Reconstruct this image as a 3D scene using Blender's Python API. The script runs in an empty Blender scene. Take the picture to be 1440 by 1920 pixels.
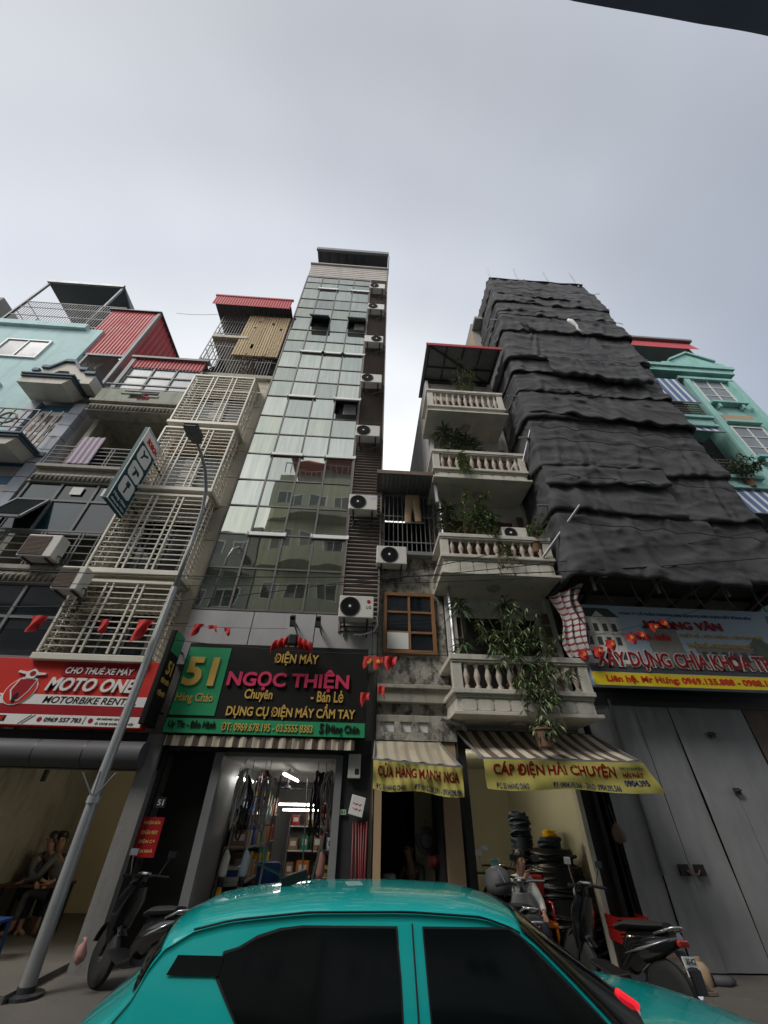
import bpy, bmesh, math, random
import numpy as np
from mathutils import Vector, Matrix, noise
random.seed(7)
SC = bpy.context.scene
COL = SC.collection
R = math.radians
# ---------------------------------------------------------------- camera
PITCH, YAW, ROLL, EYE = R(38.5), R(2.8), 0.021, 1.85
F = Vector((math.sin(YAW)*math.cos(PITCH), math.cos(YAW)*math.cos(PITCH), math.sin(PITCH)))
r0 = Vector((math.cos(YAW), -math.sin(YAW), 0)); u0 = r0.cross(F)
rr = r0*math.cos(ROLL) + u0*math.sin(ROLL); uu = -r0*math.sin(ROLL) + u0*math.cos(ROLL)
cam = bpy.data.cameras.new('camera'); co = bpy.data.objects.new('camera', cam); COL.objects.link(co)
co.matrix_world = Matrix(((rr.x, uu.x, -F.x, 0), (rr.y, uu.y, -F.y, 0), (rr.z, uu.z, -F.z, EYE), (0, 0, 0, 1)))
cam.sensor_fit = 'AUTO'; cam.sensor_width = 36; cam.lens = 36*721/1920; cam.clip_end = 2000; cam.clip_start = .05
SC.camera = co
# ---------------------------------------------------------------- sky, sun, exposure
SUN_EL, SUN_AZ = R(48), R(232)          # azimuth clockwise from +Y: behind the camera, to its left
wd = bpy.data.worlds.new('World'); SC.world = wd; wd.use_nodes = True
VEIL = 8.2
nt = wd.node_tree; N = nt.nodes; L = nt.links
bg = N['Background']; bg.inputs['Strength'].default_value = 0.10
sky = N.new('ShaderNodeTexSky'); sky.sky_type = 'NISHITA'; sky.sun_disc = False
sky.sun_elevation = SUN_EL; sky.sun_rotation = SUN_AZ; sky.dust_density = 4.0; sky.air_density = 1.0; sky.ozone_density = 1.5
# a thin overcast veil over the clear sky: thicker and brighter towards the horizon, thinner to the right, softly uneven
tc = N.new('ShaderNodeTexCoord'); sx_ = N.new('ShaderNodeSeparateXYZ'); L.new(tc.outputs['Generated'], sx_.inputs[0])
def NM(op, a, b=None, c=None):
    q = N.new('ShaderNodeMath'); q.operation = op
    for i_, v_ in enumerate((a, b, c)):
        if v_ is None: continue
        if isinstance(v_, (int, float)): q.inputs[i_].default_value = v_
        else: L.new(v_, q.inputs[i_])
    return q.outputs[0]
n1 = N.new('ShaderNodeTexNoise'); n1.inputs['Scale'].default_value = 1.5; n1.inputs['Detail'].default_value = 4; n1.inputs['Roughness'].default_value = .45
L.new(tc.outputs['Generated'], n1.inputs['Vector'])
zen = NM('ARCSINE', NM('MINIMUM', NM('ABSOLUTE', NM('ADD', sx_.outputs['Y'], NM('MULTIPLY', sx_.outputs['X'], -.12))), .9999))
cr_ = N.new('ShaderNodeValToRGB'); cr_.color_ramp.interpolation = 'EASE'; e_ = cr_.color_ramp.elements
e_[0].position = 0; e_[0].color = (.46, .48, .51, 1); e_[1].position = 1; e_[1].color = (1.30, 1.28, 1.25, 1)
for p_, c_ in ((.10, (.52, .545, .585, 1)), (.22, (.67, .70, .75, 1)), (.36, (.90, .92, .94, 1)), (.55, (1.16, 1.155, 1.15, 1))): q_ = e_.new(p_); q_.color = c_
L.new(NM('DIVIDE', zen, math.pi/2), cr_.inputs['Fac'])
vm = N.new('ShaderNodeMix'); vm.data_type = 'RGBA'; vm.blend_type = 'MULTIPLY'; vm.inputs['Factor'].default_value = 1
L.new(cr_.outputs['Color'], vm.inputs['A']); L.new(NM('MULTIPLY', NM('ADD', NM('MULTIPLY', n1.outputs['Fac'], .44), .78), VEIL), vm.inputs['B'])
mx = N.new('ShaderNodeMix'); mx.data_type = 'RGBA'; mx.clamp_factor = True
L.new(NM('SUBTRACT', NM('ADD', NM('MULTIPLY', n1.outputs['Fac'], .25), .74), NM('MULTIPLY', NM('MAXIMUM', NM('ADD', sx_.outputs['X'], -.12), 0.), .55)), mx.inputs['Factor'])
L.new(sky.outputs['Color'], mx.inputs['A']); L.new(vm.outputs['Result'], mx.inputs['B']); L.new(mx.outputs['Result'], bg.inputs['Color'])
sl = bpy.data.lights.new('sun', 'SUN'); sl.energy = 1.3; sl.angle = R(20); sl.color = (1, .96, .9)
so = bpy.data.objects.new('sun', sl); COL.objects.link(so)
sd = Vector((math.sin(SUN_AZ)*math.cos(SUN_EL), math.cos(SUN_AZ)*math.cos(SUN_EL), math.sin(SUN_EL)))
so.rotation_euler = sd.to_track_quat('Z', 'Y').to_euler(); so.location = (0, 0, 60)
vs = SC.view_settings; vs.view_transform = 'Standard'; vs.look = 'None'; vs.gamma = 1; vs.use_curve_mapping = False
vs.exposure = 0.6
SC.render.engine = 'CYCLES'; SC.cycles.use_denoising = True; SC.cycles.max_bounces = 8
SC.cycles.sample_clamp_indirect = 4
# ---------------------------------------------------------------- helpers
ORG = {}                                  # world position of each linked object's own origin
def v3(p): return Vector((p[0], p[1], p[2]))
class MB:
    """collects shapes and links them as one mesh object"""
    def __init__(s): s.v = []; s.f = []; s.m = []; s.c = 0
    def add(s, vs_, fs):
        o = len(s.v); s.v += [tuple(p) for p in vs_]
        for f in fs: s.f.append([i+o for i in f]); s.m.append(s.c)
        return s
    def use(s, i): s.c = i; return s
    def box(s, x0, x1, y0, y1, z0, z1):
        return s.add([(x0,y0,z0),(x1,y0,z0),(x1,y1,z0),(x0,y1,z0),(x0,y0,z1),(x1,y0,z1),(x1,y1,z1),(x0,y1,z1)],
                     [(0,3,2,1),(4,5,6,7),(0,1,5,4),(1,2,6,5),(2,3,7,6),(3,0,4,7)])
    def obox(s, c, size, rot=None):
        a, b, d = size[0]/2, size[1]/2, size[2]/2; c = v3(c)
        pts = [Vector(p) for p in [(-a,-b,-d),(a,-b,-d),(a,b,-d),(-a,b,-d),(-a,-b,d),(a,-b,d),(a,b,d),(-a,b,d)]]
        if rot is not None: pts = [rot @ p for p in pts]
        return s.add([p+c for p in pts], [(0,3,2,1),(4,5,6,7),(0,1,5,4),(1,2,6,5),(2,3,7,6),(3,0,4,7)])
    def quad(s, a, b, c, d): return s.add([a,b,c,d], [(0,1,2,3)])
    def bar(s, p, q, w, h=None):
        p, q = v3(p), v3(q); h = h or w; d = q-p
        if d.length < 1e-6: return s
        rot = d.to_track_quat('X', 'Z').to_matrix()
        return s.obox((p+q)/2, (d.length, w, h), rot)
    def tube(s, pts, r, n=6, cap=True):
        pts = [v3(p) for p in pts]; k = len(pts); rs = r if isinstance(r, (list, tuple)) else [r]*k
        vs_ = []; up = None
        for i, p in enumerate(pts):
            t = (pts[min(i+1,k-1)]-pts[max(i-1,0)]).normalized()
            if up is None: up = Vector((0,0,1)) if abs(t.z) < .9 else Vector((1,0,0))
            a = t.cross(up).normalized(); b = a.cross(t).normalized(); up = b
            for j in range(n):
                g = 2*math.pi*j/n; q = rs[i]
                if isinstance(q, (list, tuple)): vs_.append(p + a*math.cos(g)*q[0] + b*math.sin(g)*q[1])
                else: vs_.append(p + (a*math.cos(g)+b*math.sin(g))*q)
        fs = [(i*n+j, i*n+(j+1)%n, (i+1)*n+(j+1)%n, (i+1)*n+j) for i in range(k-1) for j in range(n)]
        if cap: fs += [tuple(range(n))[::-1], tuple((k-1)*n+j for j in range(n))]
        return s.add(vs_, fs)
    def lathe(s, prof, c=(0,0,0), n=12, axis='z'):
        c = v3(c); vs_ = []
        for (r, h) in prof:
            for j in range(n):
                g = 2*math.pi*j/n; x, y = r*math.cos(g), r*math.sin(g)
                vs_.append(c + (Vector((x,y,h)) if axis == 'z' else Vector((x,h,y)) if axis == 'y' else Vector((h,x,y))))
        k = len(prof)
        fs = [(i*n+j, i*n+(j+1)%n, (i+1)*n+(j+1)%n, (i+1)*n+j) for i in range(k-1) for j in range(n)]
        fs += [tuple(range(n))[::-1], tuple((k-1)*n+j for j in range(n))]
        return s.add(vs_, fs)
    def prism(s, poly, y0, y1, axis='y'):
        n = len(poly)
        f3 = (lambda p, t: (p[0], t, p[1])) if axis == 'y' else (lambda p, t: (t, p[0], p[1])) if axis == 'x' else (lambda p, t: (p[0], p[1], t))
        return s.add([f3(p, y0) for p in poly]+[f3(p, y1) for p in poly],
                     [tuple(range(n)), tuple(range(2*n-1, n-1, -1))]+[(i, (i+1)%n, n+(i+1)%n, n+i) for i in range(n)])
    def grid(s, fn, nu, nv):
        vs_ = [fn(i/nu, j/nv) for j in range(nv+1) for i in range(nu+1)]
        return s.add(vs_, [(j*(nu+1)+i, j*(nu+1)+i+1, (j+1)*(nu+1)+i+1, (j+1)*(nu+1)+i) for j in range(nv) for i in range(nu)])
    def sheet(s, fn, nu, nv, t):
        """a grid with thickness t along +Y (cloth, tin)"""
        a = MB().grid(fn, nu, nv); s.add(a.v, a.f)
        s.add([(x, y+t, z) for x, y, z in a.v], [f[::-1] for f in a.f])
        w = nu+1; o = w*(nv+1)
        ed = [(i, i+1) for i in range(nu)] + [(nv*w+i+1, nv*w+i) for i in range(nu)] + [((j+1)*w, j*w) for j in range(nv)] + [(j*w+nu, (j+1)*w+nu) for j in range(nv)]
        s.add(a.v+[(x, y+t, z) for x, y, z in a.v], [(p, q, q+o, p+o) for p, q in ed])
        return s
    def corr(s, x0, x1, z0, z1, y, pitch=.12, amp=.02, dz=0, ytop=None):
        n = max(2, int((x1-x0)/pitch*4)); ytop = y if ytop is None else ytop
        pr = (0, 1, 1, 0)
        return s.sheet(lambda u, v: (x0+(x1-x0)*u, y+(ytop-y)*v-amp*pr[round(u*n) % 4], z0+(z1-z0)*v+dz*u), n, 1, .006)
    def build(s, name, mat, parent=None, smooth=False, bevel=0, auto=None):
        me = bpy.data.meshes.new(name); org = ORG.get(parent.name, Vector()) if parent else Vector()
        me.from_pydata([(x-org.x, y-org.y, z-org.z) for x, y, z in s.v], [], s.f)
        for m in (mat if isinstance(mat, (list, tuple)) else [mat]): me.materials.append(m)
        if any(s.m): me.polygons.foreach_set('material_index', s.m)
        if smooth: me.polygons.foreach_set('use_smooth', [True]*len(me.polygons))
        if smooth == 'auto': me.set_sharp_from_angle(angle=R(auto or 40))
        me.update(); o = bpy.data.objects.new(name, me); COL.objects.link(o)
        if parent: o.parent = parent
        ORG[o.name] = org.copy()
        if bevel:
            b = o.modifiers.new('bevel', 'BEVEL'); b.width = bevel; b.segments = 2; b.limit_method = 'ANGLE'; b.angle_limit = R(50)
        return o
def tag(o, label=None, cat=None, group=None, kind=None):
    if label: o['label'] = label
    if cat: o['category'] = cat
    if group: o['group'] = group
    if kind: o['kind'] = kind
    return o
def thing(name, label, cat, loc=(0,0,0), group=None):
    o = bpy.data.objects.new(name, None); COL.objects.link(o); o.location = loc; o.empty_display_size = .2
    ORG[o.name] = Vector(loc); return tag(o, label, cat, group)
def copy_tree(o, parent=None):
    c = o.copy(); COL.objects.link(c); c.parent = parent
    ORG[c.name] = ORG.get(o.name, Vector()).copy()
    for ch in list(o.children): copy_tree(ch, c)
    return c
def place(src, first, loc, label, rz=0, group=None, sc=1):
    """first use moves the built thing itself, later uses copy it with its parts"""
    o = src if first else copy_tree(src)
    o.location = loc; o.rotation_euler.z = rz; o.scale = (sc, sc, sc); o['label'] = label
    if group: o['group'] = group
    ORG[o.name] = Vector(loc)
    return o
def inst(src, parent, loc):
    c = src.copy(); COL.objects.link(c); c.parent = parent; c.location = v3(loc)-ORG.get(parent.name, Vector()); return c
# positions read on the facade plane Y = 8.2 carried to another depth
def fx(x, Y): return x*Y/8.2
def fz(z, Y): return EYE+(z-EYE)*Y/8.2
# ---------------------------------------------------------------- materials
def M(name, col, rough=.7, metal=0, var=.12, vs_=2.0, bump=0, bs=30, dirt=0, dcol=(.05,.045,.04), dscale=(3,3,.35), coat=0, spec=.5, trans=0):
    m = bpy.data.materials.new(name); m.use_nodes = True; t = m.node_tree; n = t.nodes; l = t.links; b = n['Principled BSDF']
    b.inputs['Roughness'].default_value = rough; b.inputs['Metallic'].default_value = metal
    b.inputs['Specular IOR Level'].default_value = spec; b.inputs['Coat Weight'].default_value = coat; b.inputs['Coat Roughness'].default_value = .04
    c = (*col, 1); tcn = n.new('ShaderNodeTexCoord')
    out = None
    if var:
        nz = n.new('ShaderNodeTexNoise'); nz.inputs['Scale'].default_value = vs_; nz.inputs['Detail'].default_value = 6; nz.inputs['Roughness'].default_value = .6
        l.new(tcn.outputs['Object'], nz.inputs['Vector'])
        mr = n.new('ShaderNodeMapRange'); mr.inputs['From Min'].default_value = .25; mr.inputs['From Max'].default_value = .75
        mr.inputs['To Min'].default_value = 1-var; mr.inputs['To Max'].default_value = 1+var; l.new(nz.outputs['Fac'], mr.inputs['Value'])
        mu = n.new('ShaderNodeMix'); mu.data_type = 'RGBA'; mu.blend_type = 'MULTIPLY'; mu.inputs['Factor'].default_value = 1
        mu.inputs['A'].default_value = c; l.new(mr.outputs['Result'], mu.inputs['B']); out = mu.outputs['Result']
        r2 = n.new('ShaderNodeMapRange'); r2.inputs['To Min'].default_value = max(0, rough-.12); r2.inputs['To Max'].default_value = min(1, rough+.12)
        l.new(nz.outputs['Fac'], r2.inputs['Value']); l.new(r2.outputs['Result'], b.inputs['Roughness'])
    if dirt:
        mpn = n.new('ShaderNodeMapping'); mpn.inputs['Scale'].default_value = dscale; l.new(tcn.outputs['Object'], mpn.inputs['Vector'])
        n2 = n.new('ShaderNodeTexNoise'); n2.inputs['Scale'].default_value = 1; n2.inputs['Detail'].default_value = 8; n2.inputs['Roughness'].default_value = .65
        l.new(mpn.outputs['Vector'], n2.inputs['Vector'])
        m2 = n.new('ShaderNodeMapRange'); m2.inputs['From Min'].default_value = .5; m2.inputs['From Max'].default_value = .72; m2.inputs['To Max'].default_value = dirt
        l.new(n2.outputs['Fac'], m2.inputs['Value'])
        mi = n.new('ShaderNodeMix'); mi.data_type = 'RGBA'; mi.inputs['A'].default_value = c; mi.inputs['B'].default_value = (*dcol, 1)
        if out: l.new(out, mi.inputs['A'])
        l.new(m2.outputs['Result'], mi.inputs['Factor']); out = mi.outputs['Result']
    if out: l.new(out, b.inputs['Base Color'])
    else: b.inputs['Base Color'].default_value = c
    if bump:
        n3 = n.new('ShaderNodeTexNoise'); n3.inputs['Scale'].default_value = bs; n3.inputs['Detail'].default_value = 4; l.new(tcn.outputs['Object'], n3.inputs['Vector'])
        bp = n.new('ShaderNodeBump'); bp.inputs['Strength'].default_value = bump; bp.inputs['Distance'].default_value = .02
        l.new(n3.outputs['Fac'], bp.inputs['Height']); l.new(bp.outputs['Normal'], b.inputs['Normal'])
    return m
def EM(name, col, st):
    m = bpy.data.materials.new(name); m.use_nodes = True; b = m.node_tree.nodes['Principled BSDF']
    b.inputs['Base Color'].default_value = (col[0]*.8, col[1]*.8, col[2]*.8, 1); b.inputs['Emission Color'].default_value = (*col, 1); b.inputs['Emission Strength'].default_value = st; return m
def stripes(name, ca, cb, period, duty=.5, axis='X', rough=.8, off=0):
    m = M(name, ca, rough, var=.1, dirt=.35, dcol=(.1,.09,.08)); t = m.node_tree; n = t.nodes; l = t.links; b = n['Principled BSDF']
    tcn = n.new('ShaderNodeTexCoord'); sx = n.new('ShaderNodeSeparateXYZ'); l.new(tcn.outputs['Object'], sx.inputs[0])
    d = n.new('ShaderNodeMath'); d.operation = 'DIVIDE'; d.inputs[1].default_value = period; l.new(sx.outputs[axis], d.inputs[0])
    a = n.new('ShaderNodeMath'); a.operation = 'ADD'; a.inputs[1].default_value = 100+off; l.new(d.outputs[0], a.inputs[0])
    fr = n.new('ShaderNodeMath'); fr.operation = 'FRACT'; l.new(a.outputs[0], fr.inputs[0])
    gt = n.new('ShaderNodeMath'); gt.operation = 'GREATER_THAN'; gt.inputs[1].default_value = duty; l.new(fr.outputs[0], gt.inputs[0])
    mi = n.new('ShaderNodeMix'); mi.data_type = 'RGBA'; src = b.inputs['Base Color'].links[0].from_socket
    mi.inputs['B'].default_value = (*cb, 1); l.new(src, mi.inputs['A']); l.new(gt.outputs[0], mi.inputs['Factor']); l.new(mi.outputs['Result'], b.inputs['Base Color'])
    return m
def tower_glass_mat(k=1.0, tint=(1,1,1)):
    m = bpy.data.materials.new('green mirror glass'); m.use_nodes = True; t = m.node_tree; n = t.nodes; l = t.links; n.remove(n['Principled BSDF'])
    out = n['Material Output']; tcn = n.new('ShaderNodeTexCoord'); mpn = n.new('ShaderNodeMapping'); mpn.inputs['Scale'].default_value = (9, 9, .55)
    l.new(tcn.outputs['Object'], mpn.inputs['Vector'])
    nz = n.new('ShaderNodeTexNoise'); nz.inputs['Scale'].default_value = 1; nz.inputs['Detail'].default_value = 7; nz.inputs['Roughness'].default_value = .6; l.new(mpn.outputs['Vector'], nz.inputs['Vector'])
    cr = n.new('ShaderNodeValToRGB'); e = cr.color_ramp.elements; e[0].position = .36; e[0].color = (.36*k*tint[0], .39*k*tint[1], .36*k*tint[2], 1); e[1].position = .72; e[1].color = (.47*k*tint[0], .495*k*tint[1], .455*k*tint[2], 1); l.new(nz.outputs['Fac'], cr.inputs['Fac'])
    gl = n.new('ShaderNodeBsdfGlossy'); gl.inputs['Roughness'].default_value = .02; l.new(cr.outputs['Color'], gl.inputs['Color'])
    df = n.new('ShaderNodeBsdfDiffuse'); df.inputs['Color'].default_value = (.30, .32, .29, 1)
    ms = n.new('ShaderNodeMixShader'); ms.inputs[0].default_value = .09; l.new(gl.outputs[0], ms.inputs[1]); l.new(df.outputs[0], ms.inputs[2]); l.new(ms.outputs[0], out.inputs[0])
    n2 = n.new('ShaderNodeTexNoise'); n2.inputs['Scale'].default_value = 1.1; n2.inputs['Detail'].default_value = 1; l.new(tcn.outputs['Object'], n2.inputs['Vector'])
    bp = n.new('ShaderNodeBump'); bp.inputs['Strength'].default_value = .12; bp.inputs['Distance'].default_value = .05; l.new(n2.outputs['Fac'], bp.inputs['Height']); l.new(bp.outputs['Normal'], gl.inputs['Normal'])
    return m
mt = {}
mt['cream'] = M('cream paint', (.50,.45,.36), .8, dirt=.25, bump=.15)
mt['cream_bars'] = M('cream painted steel', (.70,.66,.56), .5, var=.08, dirt=.2, dcol=(.3,.27,.22))
mt['white_paint'] = M('white painted render', (.60,.59,.56), .8, dirt=.35, bump=.2, dcol=(.16,.15,.13))
mt['white_trim'] = M('off white trim', (.58,.55,.48), .75, dirt=.35, dcol=(.15,.13,.1), bump=.15)
mt['grey_wall'] = M('pale grey render', (.46,.46,.47), .85, dirt=.45, bump=.2, dcol=(.2,.2,.2))
mt['teal_wall'] = M('pale turquoise paint', (.42,.60,.60), .8, dirt=.35, bump=.12, dcol=(.17,.3,.3))
mt['green_wall'] = M('sea green paint', (.28,.52,.48), .8, dirt=.45, bump=.12, dcol=(.08,.2,.17))
mt['bluegrey'] = M('blue grey tile', (.36,.39,.45), .6, var=.1, dirt=.2)
mt['blue_paint'] = M('deep blue paint', (.03,.11,.22), .6)
mt['slate_trim'] = M('slate blue trim', (.07,.11,.15), .7)
mt['stone'] = M('weathered stone trim', (.36,.34,.29), .85, dirt=.6, bump=.3, dcol=(.08,.075,.06), dscale=(5,5,1.2))
mt['concrete'] = M('old grey concrete', (.36,.34,.30), .9, var=.5, vs_=6, bump=.6, dirt=1.0, dcol=(.06,.055,.048), dscale=(6,6,4.0))
mt['concrete_plain'] = M('plain concrete', (.30,.29,.27), .9, var=.15, bump=.2)
mt['dark_glass'] = M('dark window glass', (.012,.016,.02), .06, var=0, spec=.8)
mt['grey_glass'] = M('grey window glass', (.21,.24,.265), .3, var=.2, spec=.12)
mt['teal_glass'] = M('dark teal glass', (.01,.035,.04), .06, var=.3, spec=.8)
mt['tower_glass'] = tower_glass_mat()
TGM = [mt['tower_glass'], tower_glass_mat(.90, (.97,1,1)), tower_glass_mat(1.08, (1,1,.98)), tower_glass_mat(.98, (1,1,.93)), tower_glass_mat(.82)]
mt['alu'] = M('grey aluminium', (.20,.205,.21), .55, spec=.2)
mt['steel'] = M('galvanised steel', (.42,.43,.44), .45, metal=.7, dirt=.3, dcol=(.2,.19,.18))
mt['pillar'] = M('dim grey render', (.20,.195,.185), .85, dirt=.5, bump=.2, dcol=(.07,.065,.06))
mt['dark_steel'] = M('dull grey steel', (.17,.17,.17), .6, metal=.3)
mt['white_metal'] = M('white metal', (.70,.70,.68), .5, var=.05, dirt=.12)
mt['dark_metal'] = M('dark metal', (.035,.036,.038), .45, spec=.4)
mt['black'] = M('black plastic', (.012,.012,.013), .4, var=0)
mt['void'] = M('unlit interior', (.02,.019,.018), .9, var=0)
mt['mullion'] = M('brown grey mullion', (.13,.12,.115), .5, metal=.3)
mt['louvre'] = M('brown louvre slat', (.20,.165,.15), .6, dirt=.3)
mt['panel_grey'] = M('grey composite panel', (.40,.39,.39), .5, var=.06, dirt=.3, dcol=(.2,.19,.18))
mt['beige_panel'] = M('beige cladding', (.42,.39,.36), .7, dirt=.2)
mt['roof_dark'] = M('dark roofing sheet', (.075,.08,.09), .6, metal=.2, dirt=.2)
mt['roof_grey'] = M('grey roofing sheet', (.20,.21,.22), .55, metal=.3, dirt=.4)
mt['red_sheet'] = M('dark red steel sheet', (.40,.028,.036), .6, var=.12, dirt=.25, dcol=(.12,.03,.03))
mt['bamboo'] = stripes('tan slatted screen', (.50,.38,.22), (.20,.15,.09), .11, .78)
mt['ac'] = M('ivory air conditioner shell', (.60,.59,.54), .5, var=.06, dirt=.25, dcol=(.25,.22,.17))
mt['wood'] = M('orange brown wood frame', (.26,.125,.05), .55, var=.2)
mt['dark_wood'] = M('dark red brown door', (.09,.03,.02), .5, var=.2)
mt['baluster'] = M('buff stone baluster', (.48,.42,.35), .8, dirt=.4, dcol=(.12,.1,.08))
mt['brown_tile'] = M('brown stone tile', (.16,.10,.08), .7, var=.2)
mt['net'] = M('black shade netting', (.075,.076,.08), .85, var=.35, vs_=.9, bump=.5, bs=22, dirt=.6, dcol=(.125,.125,.125), dscale=(.8,.8,1.6), spec=.25)
mt['plank'] = M('weathered timber plank', (.13,.11,.09), .9, var=.3)
mt['rust_panel'] = M('rusty steel sheet', (.16,.115,.09), .7, var=.35, dirt=.5, dcol=(.05,.03,.02))
mt['door_panel'] = M('grey steel hoarding', (.29,.295,.30), .5, metal=.1, var=.14, vs_=1.6, dirt=.5, dcol=(.16,.155,.15), dscale=(1.6,1.6,.5), bump=.10, bs=3)
mt['asphalt'] = M('asphalt', (.052,.051,.05), .85, var=.25, vs_=3, bump=.35, bs=120)
mt['paving'] = M('paving', (.115,.105,.092), .85, var=.2, bump=.3, bs=40, dirt=.5, dcol=(.06,.055,.05), dscale=(2,2,2))
mt['ground'] = M('packed earth', (.11,.10,.09), .95, var=.2)
mt['leaf_dark'] = M('dark green leaf', (.06,.095,.045), .45, var=.4, vs_=6, spec=.5)
mt['leaf_mid'] = M('mid green leaf', (.17,.215,.10), .5, var=.35, vs_=6)
mt['leaf_light'] = M('light green leaf', (.24,.30,.12), .5, var=.3, vs_=6)
mt['stem'] = M('grey brown stem', (.13,.10,.07), .8)
mt['pot'] = M('clay pot', (.2,.11,.07), .8)
mt['red_flag'] = M('red flag cloth', (.52,.022,.02), .7, var=.1)
mt['yellow_cloth'] = M('yellow emblem', (.75,.5,.05), .7, var=0)
mt['rubber'] = M('black rubber', (.018,.018,.018), .7, var=0)
mt['chrome'] = M('chrome', (.75,.76,.78), .12, metal=1, var=0)
mt['black_paint'] = M('gloss black paint', (.008,.008,.009), .15, var=0, coat=1)
mt['silver_paint'] = M('silver paint', (.45,.46,.47), .25, metal=.7, var=0, coat=.6)
mt['red_paint'] = M('red gloss paint', (.4,.02,.015), .25, var=0, coat=.6)
mt['plate'] = M('white number plate', (.72,.72,.7), .4, var=0)
mt['cable'] = M('black cable sheath', (.012,.012,.012), .6, var=0)
mt['skin'] = M('skin', (.36,.21,.15), .55, var=.05)
mt['hair'] = M('black hair', (.012,.01,.01), .5, var=0)
def flat(name, c, rough=.55, var=.04): return M(name, c, rough, var=var, spec=.2)
for k_, c_ in dict(sign_red=(.62,.035,.025), sign_crimson=(.33,.012,.02), sign_white=(.78,.77,.75), sign_green=(.03,.30,.13), sign_black=(.012,.012,.012),
                   gold=(.62,.40,.10), pink=(.68,.05,.13), banner_yellow=(.42,.37,.10), sign_yellow=(.80,.62,.03), sign_blue=(.03,.10,.32), sky_blue=(.45,.58,.70),
                   teal_sign=(.015,.075,.085), cloth_white=(.7,.7,.68), orange=(.7,.2,.03), ply=(.36,.25,.14), carton=(.33,.21,.11), blue_plastic=(.02,.06,.2), pink_plastic=(.42,.22,.20),
                   khaki=(.42,.30,.19), lilac=(.46,.38,.46), shop_wall=(.62,.60,.50), tan_wall=(.52,.45,.32), dim_wall=(.17,.17,.165), tile_floor=(.13,.125,.115), yellow_leg=(.75,.42,.02), grey_cloth=(.10,.10,.105), red_cloth=(.3,.02,.025), denim=(.03,.04,.07), blue_text=(.02,.04,.22), beige_text=(.55,.47,.35), lightgreen=(.36,.5,.36), pale_yellow=(.46,.44,.33)).items():
    mt[k_] = flat(k_.replace('_', ' '), c_)
for q_ in mt['concrete'].node_tree.nodes:                   # hard edged black mould on the old plaster
    if q_.type == 'MAP_RANGE' and abs(q_.inputs['To Max'].default_value-1.0) < 1e-4 and abs(q_.inputs['From Min'].default_value-.5) < 1e-4: q_.inputs['From Min'].default_value = .47; q_.inputs['From Max'].default_value = .60; q_.inputs['To Max'].default_value = .9
mt['green_render'] = M('faded green render', (.34,.37,.30), .85, dirt=.6, bump=.2, dcol=(.14,.13,.10))
mt['white_strip'] = M('white plastic strip', (.85,.85,.84), .5, var=0)
mt['tube'] = EM('lit fluorescent tube', (1, .98, .92), 12)
mt['tube_warm'] = EM('lit warm tube', (1, .9, .62), 60)
mt['tube_dim'] = EM('lit dim warm tube', (1, .88, .6), 30)
mt['awn_brown'] = stripes('brown and cream striped canvas', (.55,.49,.38), (.12,.085,.065), .23, .52)
mt['awn_blue'] = stripes('blue and white striped canvas', (.10,.17,.33), (.62,.64,.66), .30, .62)
mt['awn_grey'] = stripes('faded buff canvas', (.42,.37,.27), (.30,.26,.2), .19, .6)
mt['tarp'] = stripes('red white and blue woven tarp', (.50,.50,.50), (.28,.05,.05), .13, .66, 'Z')
_m = M('dark translucent awning cloth', (.05,.055,.062), .8, var=.25, vs_=4, bump=.4, bs=9); _t = _m.node_tree; _tr = _t.nodes.new('ShaderNodeBsdfTranslucent'); _tr.inputs['Color'].default_value = (.38,.42,.47,1)
_ms = _t.nodes.new('ShaderNodeMixShader'); _ms.inputs[0].default_value = .5; _t.links.new(_t.nodes['Principled BSDF'].outputs[0], _ms.inputs[1]); _t.links.new(_tr.outputs[0], _ms.inputs[2]); _t.links.new(_ms.outputs[0], _t.nodes['Material Output'].inputs[0]); mt['awn_dark'] = _m
# crumple bump, long across and short up, for the netting
_t = mt['net'].node_tree; _n = _t.nodes; _tc = _n.new('ShaderNodeTexCoord'); _mp = _n.new('ShaderNodeMapping'); _mp.inputs['Scale'].default_value = (.42, .42, 1.15); _t.links.new(_tc.outputs['Object'], _mp.inputs['Vector'])
_nz = _n.new('ShaderNodeTexNoise'); _nz.inputs['Scale'].default_value = 1; _nz.noise_type = 'RIDGED_MULTIFRACTAL'; _nz.inputs['Detail'].default_value = 3; _nz.inputs['Distortion'].default_value = .8; _t.links.new(_mp.outputs['Vector'], _nz.inputs['Vector'])
_b = _n.new('ShaderNodeBump'); _b.inputs['Strength'].default_value = .22; _b.inputs['Distance'].default_value = .10; _t.links.new(_nz.outputs['Fac'], _b.inputs['Height'])
_pb = [q for q in _n if q.type == 'BUMP' and q != _b][0]; _t.links.new(_b.outputs['Normal'], _pb.inputs['Normal']); _pb.inputs['Strength'].default_value = .3
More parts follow.
